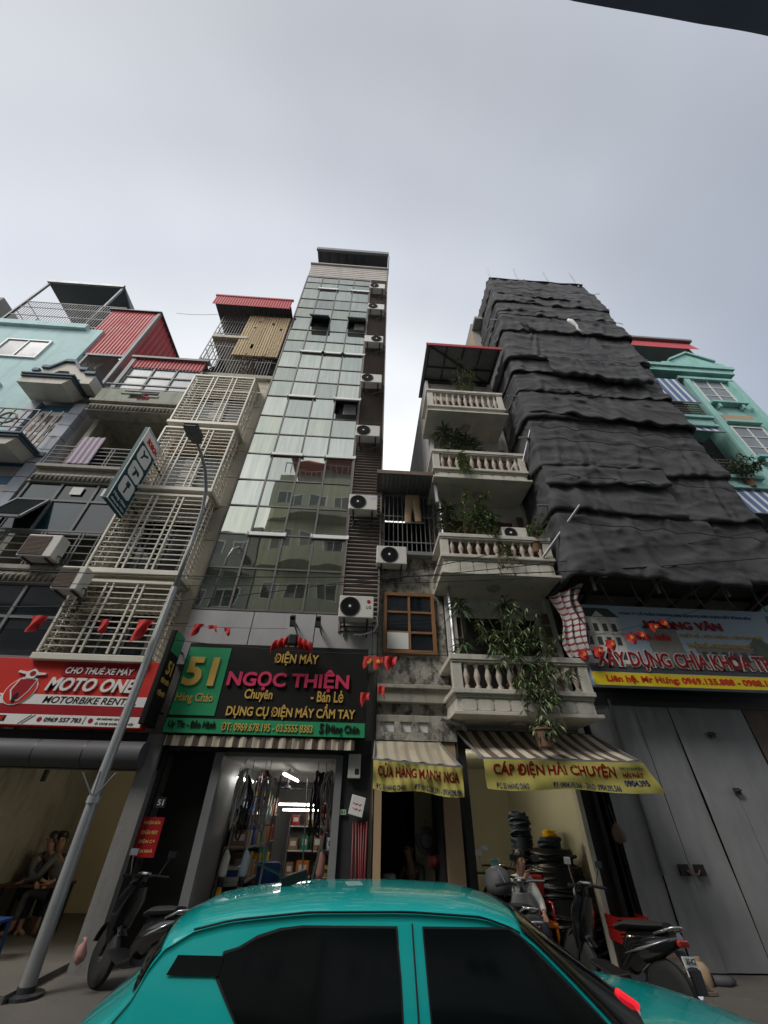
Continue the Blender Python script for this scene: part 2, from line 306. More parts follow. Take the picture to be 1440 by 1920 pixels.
# ---------------------------------------------------------------- lettering
_tmp = bpy.data.curves.new('lettering', 'FONT')
_to = bpy.data.objects.new('lettering', _tmp); COL.objects.link(_to)
def letters(parent, s, x0, x1, z0, z1, y, mat, bold=.02, shear=0, depth=.012, frame=None, name='lettering', fitx=True):
    """raised letters as a mesh filling the box x0..x1, z0..z1 in front of plane y (frame = origin, u, v, n for other planes)"""
    _tmp.body = s; _tmp.size = 1; _tmp.offset = bold; _tmp.shear = shear; _tmp.extrude = .02; _tmp.resolution_u = 3
    _to.update_tag(); bpy.context.view_layer.update()
    dg = bpy.context.evaluated_depsgraph_get(); me = bpy.data.meshes.new_from_object(_to.evaluated_get(dg))
    me.name = name; n = len(me.vertices); a = np.empty(n*3, 'f'); me.vertices.foreach_get('co', a); a = a.reshape(-1, 3)
    lo, hi = a.min(0), a.max(0); kx = (x1-x0)/(hi[0]-lo[0]); kz = (z1-z0)/(hi[1]-lo[1])
    if not fitx: kx = kz
    U = x0+(a[:,0]-lo[0])*kx; V = z0+(a[:,1]-lo[1])*kz; D = (a[:,2]-lo[2])/(hi[2]-lo[2])*depth
    org = ORG.get(parent.name, Vector()); b = np.empty_like(a)
    if frame is None: b[:,0] = U-org.x; b[:,1] = y-D-org.y; b[:,2] = V-org.z
    else:
        o, u, v, nn = [np.array(q[:]) for q in frame]
        b[:] = o - np.array(org[:]) + U[:,None]*u + V[:,None]*v + D[:,None]*nn
    me.vertices.foreach_set('co', b.ravel()); me.materials.clear(); me.materials.append(mat); me.update()
    ob = bpy.data.objects.new(name, me); COL.objects.link(ob); ob.parent = parent; ORG[ob.name] = org.copy(); return ob
# ================================================================ ground
tag(MB().quad((-600,-600,-.03),(600,-600,-.03),(600,600,-.03),(-600,600,-.03)).build('ground', mt['ground']), kind='structure')
tag(MB().box(-60,60,.35,6.2,-.3,0).build('road', mt['asphalt']), kind='structure')
m = MB().use(0).box(-60,60,6.42,8.6,-.2,.15).use(1)
for i in range(-40, 40): m.box(i*1.5+.01, i*1.5+1.49, 6.2, 6.416, -.2, .155)
tag(m.build('pavement', [mt['paving'], mt['concrete_plain']], bevel=.012), kind='structure')
m = MB().use(0).box(-60,60,-3.0,.13,-.2,.15).use(1)
for i in range(-40, 40): m.box(i*1.5+.01, i*1.5+1.49, .134, .35, -.2, .155)
tag(m.build('near_pavement', [mt['paving'], mt['concrete_plain']], bevel=.012), kind='structure')

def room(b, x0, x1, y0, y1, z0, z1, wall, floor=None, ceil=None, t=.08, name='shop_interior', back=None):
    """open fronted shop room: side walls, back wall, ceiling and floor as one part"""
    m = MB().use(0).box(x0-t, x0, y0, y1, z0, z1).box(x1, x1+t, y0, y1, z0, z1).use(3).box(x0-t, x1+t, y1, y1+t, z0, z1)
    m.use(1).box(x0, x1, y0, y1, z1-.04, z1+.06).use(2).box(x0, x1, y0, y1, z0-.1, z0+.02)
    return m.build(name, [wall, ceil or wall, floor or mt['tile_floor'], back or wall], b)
def window(b, x0, x1, z0, z1, y, frame, glass, nx=2, nz=1, w=.05, d=.06, name='window'):
    """glazed window: the frame is the part, its pane the sub-part"""
    m = MB(); m.box(x0, x0+w, y-d, y, z0, z1).box(x1-w, x1, y-d, y, z0, z1).box(x0+w, x1-w, y-d, y, z0, z0+w).box(x0+w, x1-w, y-d, y, z1-w, z1)
    for i in range(1, nx): c = x0+(x1-x0)*i/nx; m.box(c-w*.35, c+w*.35, y-d*.85, y, z0+w, z1-w)
    for j in range(1, nz): c = z0+(z1-z0)*j/nz; m.box(x0+w, x1-w, y-d*.75, y, c-w*.3, c+w*.3)
    f = m.build(name, frame, b)
    MB().box(x0+w*.5, x1-w*.5, y-d*.35, y-d*.2, z0+w*.5, z1-w*.5).build('pane', glass, f)
    return f
def ac_unit(label, x, zb, yf, w=.74, h=.50, d=.28, fan=-.13, group=None, logo=None, badge=None, shell=None, flatgrille=False):
    """outdoor air conditioner on two brackets; x = middle, zb = its underside, yf = front plane"""
    t = thing('air_conditioner', label, 'air conditioner', (x, yf+d, zb), group)
    MB().box(x-w/2, x+w/2, yf, yf+d, zb, zb+h).build('body', shell or mt['ac'], t, bevel=.018)
    m = MB(); cx, cz, r = x+fan*w/.74, zb+h*.5, h*.43
    m.lathe([(r, -.001), (r, -.016), (r-.012, -.02), (r-.012, -.006), (.001, -.006)], (cx, yf, cz), 24, 'y')
    for k in range(1, 6): q = r*k/6.; m.lathe([(q, -.012), (q, -.018), (q-.006, -.018), (q-.006, -.012)], (cx, yf, cz), 20, 'y')
    for k in range(12):
        g = k*math.pi/6; m.bar((cx+.03*math.cos(g), yf-.016, cz+.03*math.sin(g)), (cx+r*math.cos(g), yf-.016, cz+r*math.sin(g)), .006)
    if flatgrille:
        m = MB().box(x-w*.46, x+w*.22, yf-.012, yf-.002, zb+.04, zb+h-.04)
        for k in range(14): m.box(x-w*.46, x+w*.22, yf-.02, yf-.013, zb+.05+k*(h-.1)/14, zb+.062+k*(h-.1)/14)
    m.build('fan_grille', mt['rust_panel'] if flatgrille else mt['dark_metal'], t)
    if not flatgrille: MB().lathe([(.001,-.024),(.028,-.024),(.03,-.012)], (cx, yf, cz), 12, 'y').build('hub', mt['white_metal'], t)
    for s in (-1, 1):
        MB().box(x+s*w*.33-.02, x+s*w*.33+.02, yf+.02, yf+d+.22, zb-.035, zb-.002).box(x+s*w*.33-.015, x+s*w*.33+.015, yf+d+.12, yf+d+.16, zb-.26, zb-.035).build('bracket', mt['dark_metal'], t)
    xr = x+w/2
    MB().tube([(xr-.01, yf+d*.6, zb+.12), (xr+.07, yf+d*.6, zb+.10), (xr+.10, yf+d*.7, zb-.05), (xr+.02, yf+d*.8, zb-.20), (xr-.25, yf+d, zb-.26), (xr-.4, yf+d+.15, zb-.2)], .018, 6).build('pipe', mt['sign_white'] if logo else mt['grey_cloth'], t, smooth=True)
    if badge: MB().box(xr-.16, xr-.04, yf-.004, yf-.001, zb+h-.13, zb+h-.05).build('badge', badge, t)
    if logo:
        MB().lathe([(.001,-.006),(.04,-.006),(.04,-.001)], (xr-.11, yf, zb+h*.74), 16, 'y').build('emblem', mt['sign_crimson'], t)
        letters(t, logo, xr-.155, xr-.055, zb+h*.42, zb+h*.54, yf-.001, mt['dark_metal'], .0, 0, .004)
    return t

# ================================================================ glass tower (number 51)
TX0, TX1, TG, TY = -3.77, .33, -.57, 8.2
T = thing('glass_tower', 'tall narrow glass fronted tube house with a column of air conditioners', 'building', (-1.7, 12, 0))
m = MB().box(TX0, TX1, TY+.16, 20, 2.98, 25.1)
m.box(TX0, -3.66, TY+.16, 18, .15, 2.98).box(.26, TX1, TY+.1, 18, .15, 2.98)
m.build('wall', mt['concrete_plain'], T)
cols = [TX0, -2.985, -2.155, -1.375, TG]
rows = [5.40, 6.45, 7.43, 8.36, 9.31, 10.37, 11.30, 12.20, 13.30, 14.24, 15.14, 16.27, 17.16, 18.06, 19.20, 20.11, 21.05, 22.19, 22.92, 23.6]
openw = {(1, 13): .0, (3, 13): .0, (3, 7): .0}       # column, row of the open hopper windows
rnd = random.Random(3)
for fl in range(0, len(rows)-1, 3):
    m = MB()
    for j in range(fl, min(fl+3, len(rows)-1)):
        for i in range(4):
            x0, x1, z0, z1 = cols[i], cols[i+1], rows[j], rows[j+1]
            a, b = rnd.uniform(-.006,.006), rnd.uniform(-.006,.006)
            if (i, j) in openw: z1 = z0+(z1-z0)*.28
            m.use(rnd.choices(range(5), (5,3,3,2,1))[0]); m.quad((x0, TY+a, z0), (x1, TY+b, z0), (x1, TY-a, z1), (x0, TY-b, z1))
    m.build('glass_panel', TGM, T)
m = MB()
for x in cols: m.box(x-.022, x+.022, TY-.03, TY+.12, 5.38, 23.62)
for j, z in enumerate(rows):
    for i in range(4): m.box(cols[i]+.022, cols[i+1]-.022, TY-.022, TY+.1, z-.02, z+.02)
m.build('mullions', mt['mullion'], T)
for (i, j) in openw:
    x0, x1, z0, z1 = cols[i]+.03, cols[i+1]-.03, rows[j]+(rows[j+1]-rows[j])*.28, rows[j+1]-.03
    f = MB(); zt = z1; dy = -.42; zb_ = z1-(z1-z0)*.72
    f.bar((x0, TY-.03, zt), (x0, TY+dy, zb_), .035).bar((x1, TY-.03, zt), (x1, TY+dy, zb_), .035).bar((x0, TY+dy, zb_), (x1, TY+dy, zb_), .045).bar((x0, TY-.03, zt), (x1, TY-.03, zt), .035)
    w = f.build('open_window', mt['alu'], T)
    MB().quad((x0, TY-.02, zt), (x1, TY-.02, zt), (x1, TY+dy, zb_), (x0, TY+dy, zb_)).build('pane', mt['grey_glass'], w)
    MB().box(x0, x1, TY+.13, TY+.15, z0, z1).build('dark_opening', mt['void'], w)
    if i == 3: MB().sheet(lambda u, v: (x0+(.35+.6*u)*(x1-x0), TY+.09+.012*math.sin(u*50), z0+(z1-z0)*v*.9), 40, 2, .004).build('curtain', mt['cloth_white'], w)
for (i, z) in [(1,7.43),(3,7.43),(1,10.37),(3,10.37),(1,13.3),(3,13.3),(1,16.27),(2,16.27),(3,16.27),(1,22.19),(3,22.19)]:
    MB().box(cols[i]-.05, cols[i+1]+.05, TY-.075, TY-.034, z-.05, z+.05).box(cols[i]-.08, cols[i]-.05, TY-.10, TY-.03, z-.06, z+.05).box(cols[i+1]+.05, cols[i+1]+.08, TY-.10, TY-.03, z-.06, z+.05).build('window_rail', mt['white_strip'], T)
m = MB(); z = 5.0
while z < 23.6: m.obox(((TG+.33)/2+.02, TY-.0, z), (.33-TG-.08, .10, .045), Matrix.Rotation(R(-35), 3, 'X')); z += .112
m.box(TG+.022, TG+.06, TY-.06, TY+.15, 4.98, 23.6).box(.29, .33, TY-.07, TY+.15, 4.98, 25.1)
m.build('louvre_panel', mt['louvre'], T)
m = MB().box(TX0, TX1, TY-.02, TY+.15, 23.64, 25.15)
for k in range(6): m.box(TX0-.01, TX1+.01, TY-.034, TY-.022, 23.7+k*.24, 23.88+k*.24)
m.box(TX0-.06, TX1+.05, TY-.12, TY+.2, 25.15, 25.24)
m.build('parapet', mt['beige_panel'], T)
m = MB().box(TX0, TX1, TY+1.2, 16, 25.24, 26.5).build('penthouse', mt['grey_wall'], T)
Yr = 7.85
m = MB().use(0).box(fx(-3.74,Yr), fx(.33,Yr), Yr, 17, 26.25, 26.30).use(1).box(fx(-3.75,Yr)-.02, fx(.34,Yr)+.02, Yr-.10, Yr-.002, 26.16, 26.52)
m.use(2).box(fx(-3.75,Yr)-.01, fx(.34,Yr)+.01, Yr-.13, Yr-.102, 26.14, 26.22).use(0)
for k in range(9): m.box(fx(-3.7,Yr)+.05+k*.48, fx(-3.7,Yr)+.09+k*.48, Yr+.01, 16.5, 26.16, 26.249)
m.build('roof', [mt['roof_dark'], mt['roof_grey'], mt['alu']], T)
m = MB()
for i in range(3): m.box(TX0+.01+i*1.36, TX0+1.35+i*1.36, TY-.02, TY+.14, 4.2, 5.36)
m.build('cladding_strip', mt['panel_grey'], T)
r = room(T, -2.42, -.3, 8.35, 15.5, .15, 2.72, mt['dim_wall'], mt['concrete_plain'], mt['concrete_plain'])
m = MB().use(0).box(-2.5, -2.36, 8.18, 8.34, .15, 2.72).box(-.36, -.24, 8.18, 8.34, .15, 2.72).use(1).box(-.23, .255, 8.25, 8.33, .15, 2.97).box(-3.655, -3.36, 8.22, 8.33, .15, 2.97).box(-3.66, .26, 8.22, 8.34, 2.74, 2.96)
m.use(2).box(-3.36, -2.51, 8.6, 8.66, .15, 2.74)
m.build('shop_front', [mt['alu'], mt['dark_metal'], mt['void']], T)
for n_, (z, lab) in enumerate([(21.62,'highest of the seven air conditioners on the brown louvre column'),(19.42,'second highest air conditioner on the brown louvre column of the glass tower'),(16.55,'air conditioner on the louvre column just below the upper pair of open windows'),
        (13.78,'air conditioner on the louvre column right of the lower open window'),(10.92,'air conditioner on the louvre column midway up, above the tower shade line'),(8.05,'air conditioner with blue badge, left of the barred window with hanging trousers'),(5.13,'lowest air conditioner of the tower, with red round emblem and white pipe')]):
    ac_unit(lab, -.17, z, 7.72, group='air conditioners on the tower louvre column', logo='LG' if n_ == 6 else None, badge=mt['sky_blue'] if n_ == 5 else None, fan=-.14 if n_ not in (2,) else .1)
# striped valance under the sign
t = MB().sheet(lambda u, v: (fx(-3.45,7.95)+3.4*u*.97, 7.93+.012*math.sin(u*120), 2.93-.16*v), 110, 3, .005).build('valance', mt['awn_brown'])
tag(t, 'narrow brown striped canvas valance below the black and green shop sign', 'valance')

# ---- sign of number 51
YS = 7.9
def sx(x): return fx(x, YS)*8.2/7.95
k51 = YS/7.95
def S(x0, x1, z0, z1): return fx(x0*8.2/7.95, YS), fx(x1*8.2/7.95, YS), EYE+(z0-EYE)*k51, EYE+(z1-EYE)*k51
sg = thing('shop_sign', 'black and green shop sign with gold 51 and pink shop name lettering', 'sign', (-1.7, 8.0, 2.9))
x0, x1, z0, z1 = S(-3.46, .13, 2.96, 4.56)
MB().box(x0, x1, YS, YS+.22, z0, z1).build('board', mt['sign_black'], sg, bevel=.01)
a = S(-3.44, .12, 2.97, 3.2); MB().box(a[0], a[1], YS-.006, YS-.001, a[2], a[3]).build('green_strip', mt['sign_green'], sg)
a = S(-3.43, -2.62, 3.25, 4.47); MB().box(a[0], a[1], YS-.012, YS-.001, a[2], a[3]).build('number_panel', mt['sign_green'], sg)
def T51(s, x0, x1, z0, z1, mat, **k): q = S(x0, x1, z0, z1); letters(sg, s, q[0], q[1], q[2], q[3], YS-.013, mt[mat], **k)
T51('51', -3.38, -2.78, 3.74, 4.27, 'gold', bold=.035, depth=.03); T51('Hàng Cháo', -3.40, -2.72, 3.43, 3.62, 'gold', bold=.01)
T51('ĐIỆN MÁY', -1.73, -.86, 4.17, 4.45, 'gold', bold=.025); T51('NGỌC THIỆN', -2.54, -.22, 3.70, 4.11, 'pink', bold=.03, depth=.03)
T51('Chuyên', -2.16, -1.64, 3.50, 3.72, 'gold', bold=.02); T51('- Bán Lẻ', -.92, -.31, 3.53, 3.74, 'gold', bold=.02)
T51('DỤNG CỤ ĐIỆN MÁY CẦM TAY', -2.42, -.07, 3.22, 3.50, 'gold', bold=.025)
T51('Uy Tín - Bảo Hành', -3.38, -2.55, 3.02, 3.17, 'sign_black', bold=.02); T51('ĐT: 0969.678.195 - 03.5555 8383', -2.44, -.82, 3.02, 3.15, 'gold', bold=.01)
T51('51', -.70, -.56, 3.02, 3.18, 'sign_black', bold=.03); T51('Hàng Cháo', -.54, .02, 3.00, 3.16, 'sign_black', bold=.02)
# ---- sign box standing out from the wall
ps = thing('projecting_sign', 'upright black sign box with green top, standing out left of the 51 sign', 'sign', (-3.62, 8.1, 3.0))
MB().box(-3.70, -3.60, 7.50, 7.96, 3.02, 4.64).build('box', mt['sign_black'], ps, bevel=.01)
MB().box(-3.597, -3.59, 7.52, 7.94, 4.24, 4.62).build('green_panel', mt['sign_green'], ps)
fr = (Vector((-3.599, 7.52, 3.0)), Vector((0,1,0)), Vector((0,0,1)), Vector((1,0,0)))
letters(ps, '51', .1, .34, .86, 1.1, 0, mt['gold'], .03, frame=fr); letters(ps, 'HÀNG CHÁO', .04, .38, .70, .80, 0, mt['gold'], .02, frame=fr); letters(ps, 'ĐIỆN MÁY', .05, .37, .48, .6, 0, mt['gold'], .02, frame=fr)
for z in (4.4, 3.3): MB().bar((-3.65, 7.96, z), (-3.65, 8.2, z), .03).build('bracket', mt['dark_metal'], ps)

# ================================================================ old narrow house (number 53)
O = thing('narrow_house', 'old narrow concrete house with barred top window and orange wood casement', 'building', (1.1, 12, 0))
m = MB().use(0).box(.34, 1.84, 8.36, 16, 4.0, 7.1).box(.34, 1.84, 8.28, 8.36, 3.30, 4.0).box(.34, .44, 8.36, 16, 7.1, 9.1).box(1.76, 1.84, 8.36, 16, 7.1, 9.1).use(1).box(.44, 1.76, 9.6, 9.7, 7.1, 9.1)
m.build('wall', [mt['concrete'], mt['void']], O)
MB().box(.335, 1.86, 8.12, 8.275, 3.62, 3.93).box(.335, 1.86, 8.05, 8.12, 3.86, 3.93).box(.335, 1.86, 8.16, 8.274, 3.28, 3.4).build('ledge', mt['stone'], O, bevel=.01)
m = MB().box(.34, 1.84, 8.1, 8.27, 2.97, 3.10)
for a, b in ((.34,.48),(.68,.80),(1.0,1.12),(1.32,1.84)): m.box(a, b, 8.12, 8.27, 3.10, 3.279)
m.build('vent_beam', mt['concrete'], O)
for x in (.48, .80, 1.12): MB().box(x+.004, x+.196, 8.2, 8.26, 3.12, 3.27).build('vent_opening', mt['sign_white'], O)
window(O, .44, 1.62, 4.61, 6.03, 8.36, mt['wood'], mt['dark_glass'], 2, 3, .075, .09)
MB().box(.53, 1.0, 8.27, 8.28, 4.70, 5.06).build('white_pane_board', mt['cloth_white'], O)
Yb = 8.2; m = MB()
for k in range(12): x = .42+k*.12; m.bar((x, Yb, 7.12), (x, Yb, 9.0), .018)
for z in (7.14, 7.42, 8.25, 8.98): m.bar((.36, Yb, z), (1.82, Yb, z), .026)
m.box(.34, 1.84, 8.14, 8.35, 7.02, 7.10)
m.build('window_bars', mt['alu'], O)
m = MB().use(0)
Yr = 7.45
n = 15
m.sheet(lambda u, v: (fx(.2,Yr)+1.78*u+.0, Yr+(9.7-Yr)*v, 9.14-.02*(round(u*n*2) % 2)+.1*v), n*2, 1, .004)
m.use(1).box(fx(.2,Yr)-.02, fx(.2,Yr)+1.80, Yr-.05, Yr-.002, 9.08, 9.2).box(fx(.2,Yr)-.02, fx(.2,Yr)+.03, Yr, 9.6, 9.1, 9.22).use(2).bar((1.72, Yr+.1, 9.05), (1.72, Yr+.02, 8.2), .07)
m.build('roof', [mt['roof_grey'], mt['rust_panel'], mt['steel']], O)
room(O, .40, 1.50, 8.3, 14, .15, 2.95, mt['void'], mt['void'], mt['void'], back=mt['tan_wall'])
MB().use(0).box(1.54, 1.80, 8.14, 8.5, .15, 2.96).use(1).box(1.16, 1.50, 9.3, 9.36, .2, 2.4).use(0).box(.34,.46,8.16,8.5,.15,2.96).build('door_pillar', [mt['khaki'], mt['tan_wall']], O)
ac_unit('ivory air conditioner seen from below under the barred window of the old house', .60, 6.62, 7.95, fan=-.06)
m = MB().tube([(1.9, 7.9, 8.9), (1.9, 7.9, 3.3), (1.92, 7.75, 3.12)], .045, 8).tube([(1.9,7.85,3.2),(1.45,7.6,3.26)], .045, 8)
tag(m.build('drain_pipe', mt['steel'], smooth='auto'), 'grey drain pipe running down between the old house and the balcony house', 'pipe')
def awning(name, label, x0a, x1a, za, ya, x0b, x1b, zb, yb, mat, sag=.05, sl=0):
    t = thing(name, label, 'awning', ((x0a+x1a)/2, ya, za))
    MB().sheet(lambda u, v: ((x0a+(x1a-x0a)*u)*(1-v)+(x0b+(x1b-x0b)*u)*v, ya+(yb-ya)*v, za+(zb-za)*v+sl*u*v-sag*math.sin(math.pi*v)*(1+.15*math.sin(u*17))-.012*math.sin(u*31)*v), 48, 12, .006).build('canopy', mat, t, smooth=True)
    MB().bar((x0b, yb, zb-.02), (x1b, yb, zb-.02+sl), .035).bar((x0a, ya, za), (x0b, yb, zb-.02), .025).bar((x1a, ya, za), (x1b, yb, zb-.02+sl), .025).build('frame', mt['alu'], t)
    return t
awning('shop_awning', 'small faded buff awning over the doorway of the old narrow house', .32, 1.50, 2.95, 8.1, fx(.27,7.3)/7.3*8.2, 1.70, 2.60, 7.3, mt['awn_grey'], .06, -.08)
def banner(label, x0, x1, z0, z1, y, dz, sl, items, seed, tail=0):
    t = thing('shop_banner', label, 'banner', ((x0+x1)/2, y, z1))
    def surf(u, v):
        return (x0+(x1-x0)*u + tail*u*(1-v)*.6*max(0,u-.8)*5, y-.018*math.sin(u*23+seed)*(1-v)-.014*math.sin(u*61+v*4+seed)-.012*math.sin(u*9-v*7), z0+(z1-z0)*v+sl*u-.02*math.sin(u*math.pi*3)*(1-v))
    MB().sheet(surf, 90, 14, .004).build('cloth', mt['banner_yellow'], t, smooth=True)
    for s, a, b, c, d, mat, bold in items:
        o = letters(t, s, a, b, c, d, 0, mt[mat], bold, 0, .002)
        me = o.data; org = ORG[t.name]
        for vv in me.vertices:                 # lay the letters on the rippled cloth
            u, v = vv.co.x, vv.co.z
            # coordinates were laid out 0..1 across and up the cloth
            p = surf(u+org.x, v+org.z); vv.co = (p[0]-org.x, p[1]-.007-org.y+vv.co.y*0, p[2]-org.z)
        me.update()
    return t
banner('yellow banner with red letters under the small buff awning of the old house', .27, 1.69, 2.20, 2.57, 7.26, 0, -.08,
       [('CỬA HÀNG MẠNH NGA', .05, .96, .38, .95, 'sign_crimson', .025), ('ĐC: 53 HÀNG CHÁO', .04, .36, .05, .26, 'blue_text', .015), ('ĐT: 0912.238.291 - 0934.298.098', .46, .97, .05, .26, 'blue_text', .015)], 1)

# ================================================================ balcony house (number 55)
H = thing('balcony_house', 'white house with four stacked balustrade balconies full of plants', 'building', (3.1, 12, 0))
m = MB().use(0).box(1.88, 4.42, 8.42, 13.4, 3.1, 15.0).use(1).box(1.87, 1.879, 8.42, 13.4, 3.0, 15.1)
m.use(0).box(1.88, 1.98, 8.3, 8.42, .15, 15.0).box(4.30, 4.42, 8.3, 8.42, .15, 15.0)
m.build('wall', [mt['white_paint'], mt['grey_wall']], H)
Yr = 6.95
m = MB().use(0).box(fx(2.18,Yr)-.1, 4.45, Yr, 9.2, 15.16, 15.2).use(1).box(fx(2.18,Yr)-.12, 4.47, Yr-.04, Yr-.002, 15.08, 15.22).use(2)
for k in range(5): m.box(1.85+k*.62, 1.89+k*.62, Yr, 9.1, 15.09, 15.158)
m.bar((1.9, 7.0, 15.1), (4.4, 8.4, 15.1), .04).bar((1.9, 7.8, 15.12), (4.4, 7.8, 15.12), .04).box(1.86,4.42,8.3,8.45,15.0,15.15)
m.build('roof', [mt['roof_grey'], mt['red_sheet'], mt['dark_metal']], H)
bal = MB().lathe([(.055,0),(.055,.05),(.032,.065),(.03,.10),(.058,.20),(.06,.25),(.035,.36),(.028,.40),(.045,.43),(.05,.45),(.05,.49)], (0,0,0), 10).build('baluster', mt['baluster'], None, smooth='auto')
BZ = [(4.30,3.72,3.27), (7.10,6.56,6.03), (9.98,9.32,8.90), (12.88,12.08,11.74)]
first_b = True
for q, (zr, zm, zb) in enumerate(BZ):
    x0, x1, y0, y1 = 1.70, 4.24, 7.30, 8.42
    if q == 3: x1 = 4.12
    m = MB().use(0).box(x0-.05, x1+.05, y0-.06, y0+.14, zr-.10, zr).box(x0-.03, x1+.03, y0-.04, y0+.12, zr-.14, zr-.101)
    m.box(x0-.05, x0+.14, y0+.142, y1, zr-.10, zr).box(x1-.14, x1+.05, y0+.142, y1, zr-.10, zr)
    m.box(x0-.05, x1+.03, y0-.05, y1, zm-.10, zm-.02).box(x0, x1, y0, y1, zm-.16, zm-.101)
    m.box(x0+.02, x1-.02, y0+.03, y1, zb+.06, zm-.161).box(x0-.06, x1+.06, y0-.06, y1, zb, zb+.059)
    m.box(x0-.02, x0+.16, y0-.02, y0+.12, zm-.019, zr-.141).box(x1-.16, x1+.02, y0-.02, y0+.12, zm-.019, zr-.141)
    n = 8
    for k in range(n):                       # scalloped tablets along the base
        a = x0+.10+k*(x1-x0-.16)/n; w = (x1-x0-.16)/n-.04; h0, h1 = zb+.09, zm-.20
        if h1-h0 > .06: m.prism([(a,h0+.03),(a+.03,h0),(a+w-.03,h0),(a+w,h0+.03),(a+w,h1-.03),(a+w-.03,h1),(a+.03,h1),(a,h1-.03)], y0+.005, y0+.029)
    b_ = m.build('balcony', mt['white_trim'], H, bevel=.008)
    hh = (zr-.14)-(zm-.02); nb = 11
    for k in range(nb):
        loc = (x0+.24+k*(x1-x0-.48)/(nb-1), y0+.04, zm-.02)
        if first_b: bal.parent = b_; bal.location = v3(loc)-ORG[H.name]; o = bal; first_b = False
        else: o = inst(bal, b_, loc); o.location = v3(loc)-ORG[H.name]
        o.scale = (1, 1, hh/.49)
    MB().lathe([(.001,-.05),(.13,-.05),(.16,-.01),(.16,-.001)], (x0+1.25, 7.85, zb), 16).build('ceiling_lamp', mt['stone'], b_)
    # balcony room front: dark doorway with its frame and stone tile edging
    zc = zb+2.75 if q < 3 else 14.9
    zf = zm-.02
    f = MB().box(2.05, 2.13, 8.36, 8.418, zf, zf+1.9).box(4.0, 4.08, 8.36, 8.418, zf, zf+1.9).box(2.13, 4.0, 8.36, 8.418, zf+1.82, zf+1.9).build('door_frame', mt['white_trim'], H)
    MB().box(2.131, 3.999, 8.40, 8.415, zf, zf+1.819).box(3.02, 3.08, 8.385, 8.399, zf, zf+1.8).build('door_panel', mt['dark_wood'] if q else mt['void'], f)
    if q < 3:
        m = MB()
        for k in range(6): m.box(4.12+.0, 4.285, 8.29, 8.298, zf+.1+k*.32, zf+.36+k*.32)
        m.build('stone_tiles', mt['brown_tile'], H)
r = room(H, 2.02, 4.1, 8.35, 12.6, .15, 3.0, mt['shop_wall'], mt['tile_floor'], mt['white_paint'])
MB().use(0).box(1.86, 2.0, 8.2, 8.44, .15, 3.05).use(1).box(3.90, 3.98, 8.18, 8.34, .15, 3.0).use(0).box(3.981, 4.46, 8.3, 8.44, .15, 3.0).box(1.86, 4.46, 8.3, 8.44, 2.9, 3.2).build('shop_front', [mt['dark_metal'], mt['white_trim']], H)
ac_unit('small air conditioner lying on the rail of the second balcony, beside the black netting', 3.55, 7.12, 7.40, .62, .36, .26)
awning('shop_awning', 'wide brown and cream striped awning under the lowest plant balcony', 1.86, 4.50, 3.18, 8.25, 1.98, 4.56, 2.63, 7.05, mt['awn_brown'], .05)
banner('long yellow banner with red letters under the wide striped awning', 1.98, 4.56, 2.22, 2.60, 7.0, 0, 0,
       [('CÁP ĐIỆN HẢI CHUYÊN', .05, .80, .40, .97, 'sign_crimson', .025), ('ĐC: 55 HÀNG CHÁO', .06, .25, .06, .28, 'blue_text', .015), ('ĐT: 0904.395.566 - ZALO: 0904.395.566', .40, .80, .05, .25, 'blue_text', .015), ('HẢI PHÁT', .84, .955, .5, .7, 'sign_crimson', .04), ('DÂY & CÁP ĐIỆN', .83, .965, .74, .86, 'blue_text', .02), ('0904.395', .835, .96, .22, .42, 'blue_text', .03)], 2.2, .28)
# ================================================================ cream house with window cages
CW = 8.36
B = thing('cream_house', 'narrow cream panelled house behind four stacked window cages, with roof terrace', 'building', (-5.2, 12, 0))
m = MB().use(0).box(-6.3, -3.80, CW+.03, 19, 2.95, 14.35)
zz_ = [4.0, 5.1, 6.2, 7.3, 8.4, 9.5, 10.6, 11.7, 12.8, 13.9, 14.35]
for a, b in zip(zz_, zz_[1:]): m.box(-4.42, -3.80, CW, CW+.029, a+.012, b-.012).box(-6.3, -6.12, CW, CW+.029, a+.012, b-.012)
m.use(1).box(-6.32, -3.79, CW-.12, 8.9, 14.36, 14.55)
m.build('wall', [mt['cream'], mt['stone']], B)
tiers = [(4.08, 5.72), (5.92, 8.18), (8.36, 10.78), (11.0, 13.5)]
CY, CX0, CX1 = 7.72, -6.12, -4.12
for q, (zb, zt) in enumerate(tiers):
    w = window(B, -6.0, -4.5, zb+.1, zt-.35, CW+.02, mt['alu'], mt['dark_glass'] if q < 2 else mt['grey_glass'], 3, 1, .05)
    m = MB()                                  # roller blinds and louvred shutters behind the bars
    for k in range(14): z = zb+.3+(zt-zb-.9)*k/14; m.box(-5.45, -4.98, CW-.10, CW-.06, z, z+.055)
    if q >= 2: m.build('shutter', mt['white_metal'], B)
    MB().sheet(lambda u, v: (-6.1+2.0*u, CW-.13+.02*math.sin(u*90+q), zt-.5+.42*v), 80, 2, .006).build('blind', [mt['cream'], mt['beige_panel'], mt['khaki'], mt['cream']][q], B)
lab = ['cream steel window cage lowest of four, just above the red motorbike sign', 'cream steel window cage second from the bottom, with an air conditioner at its left foot', 'cream steel window cage third from the bottom, behind the street lamp head', 'highest cream steel window cage, under the roof terrace']
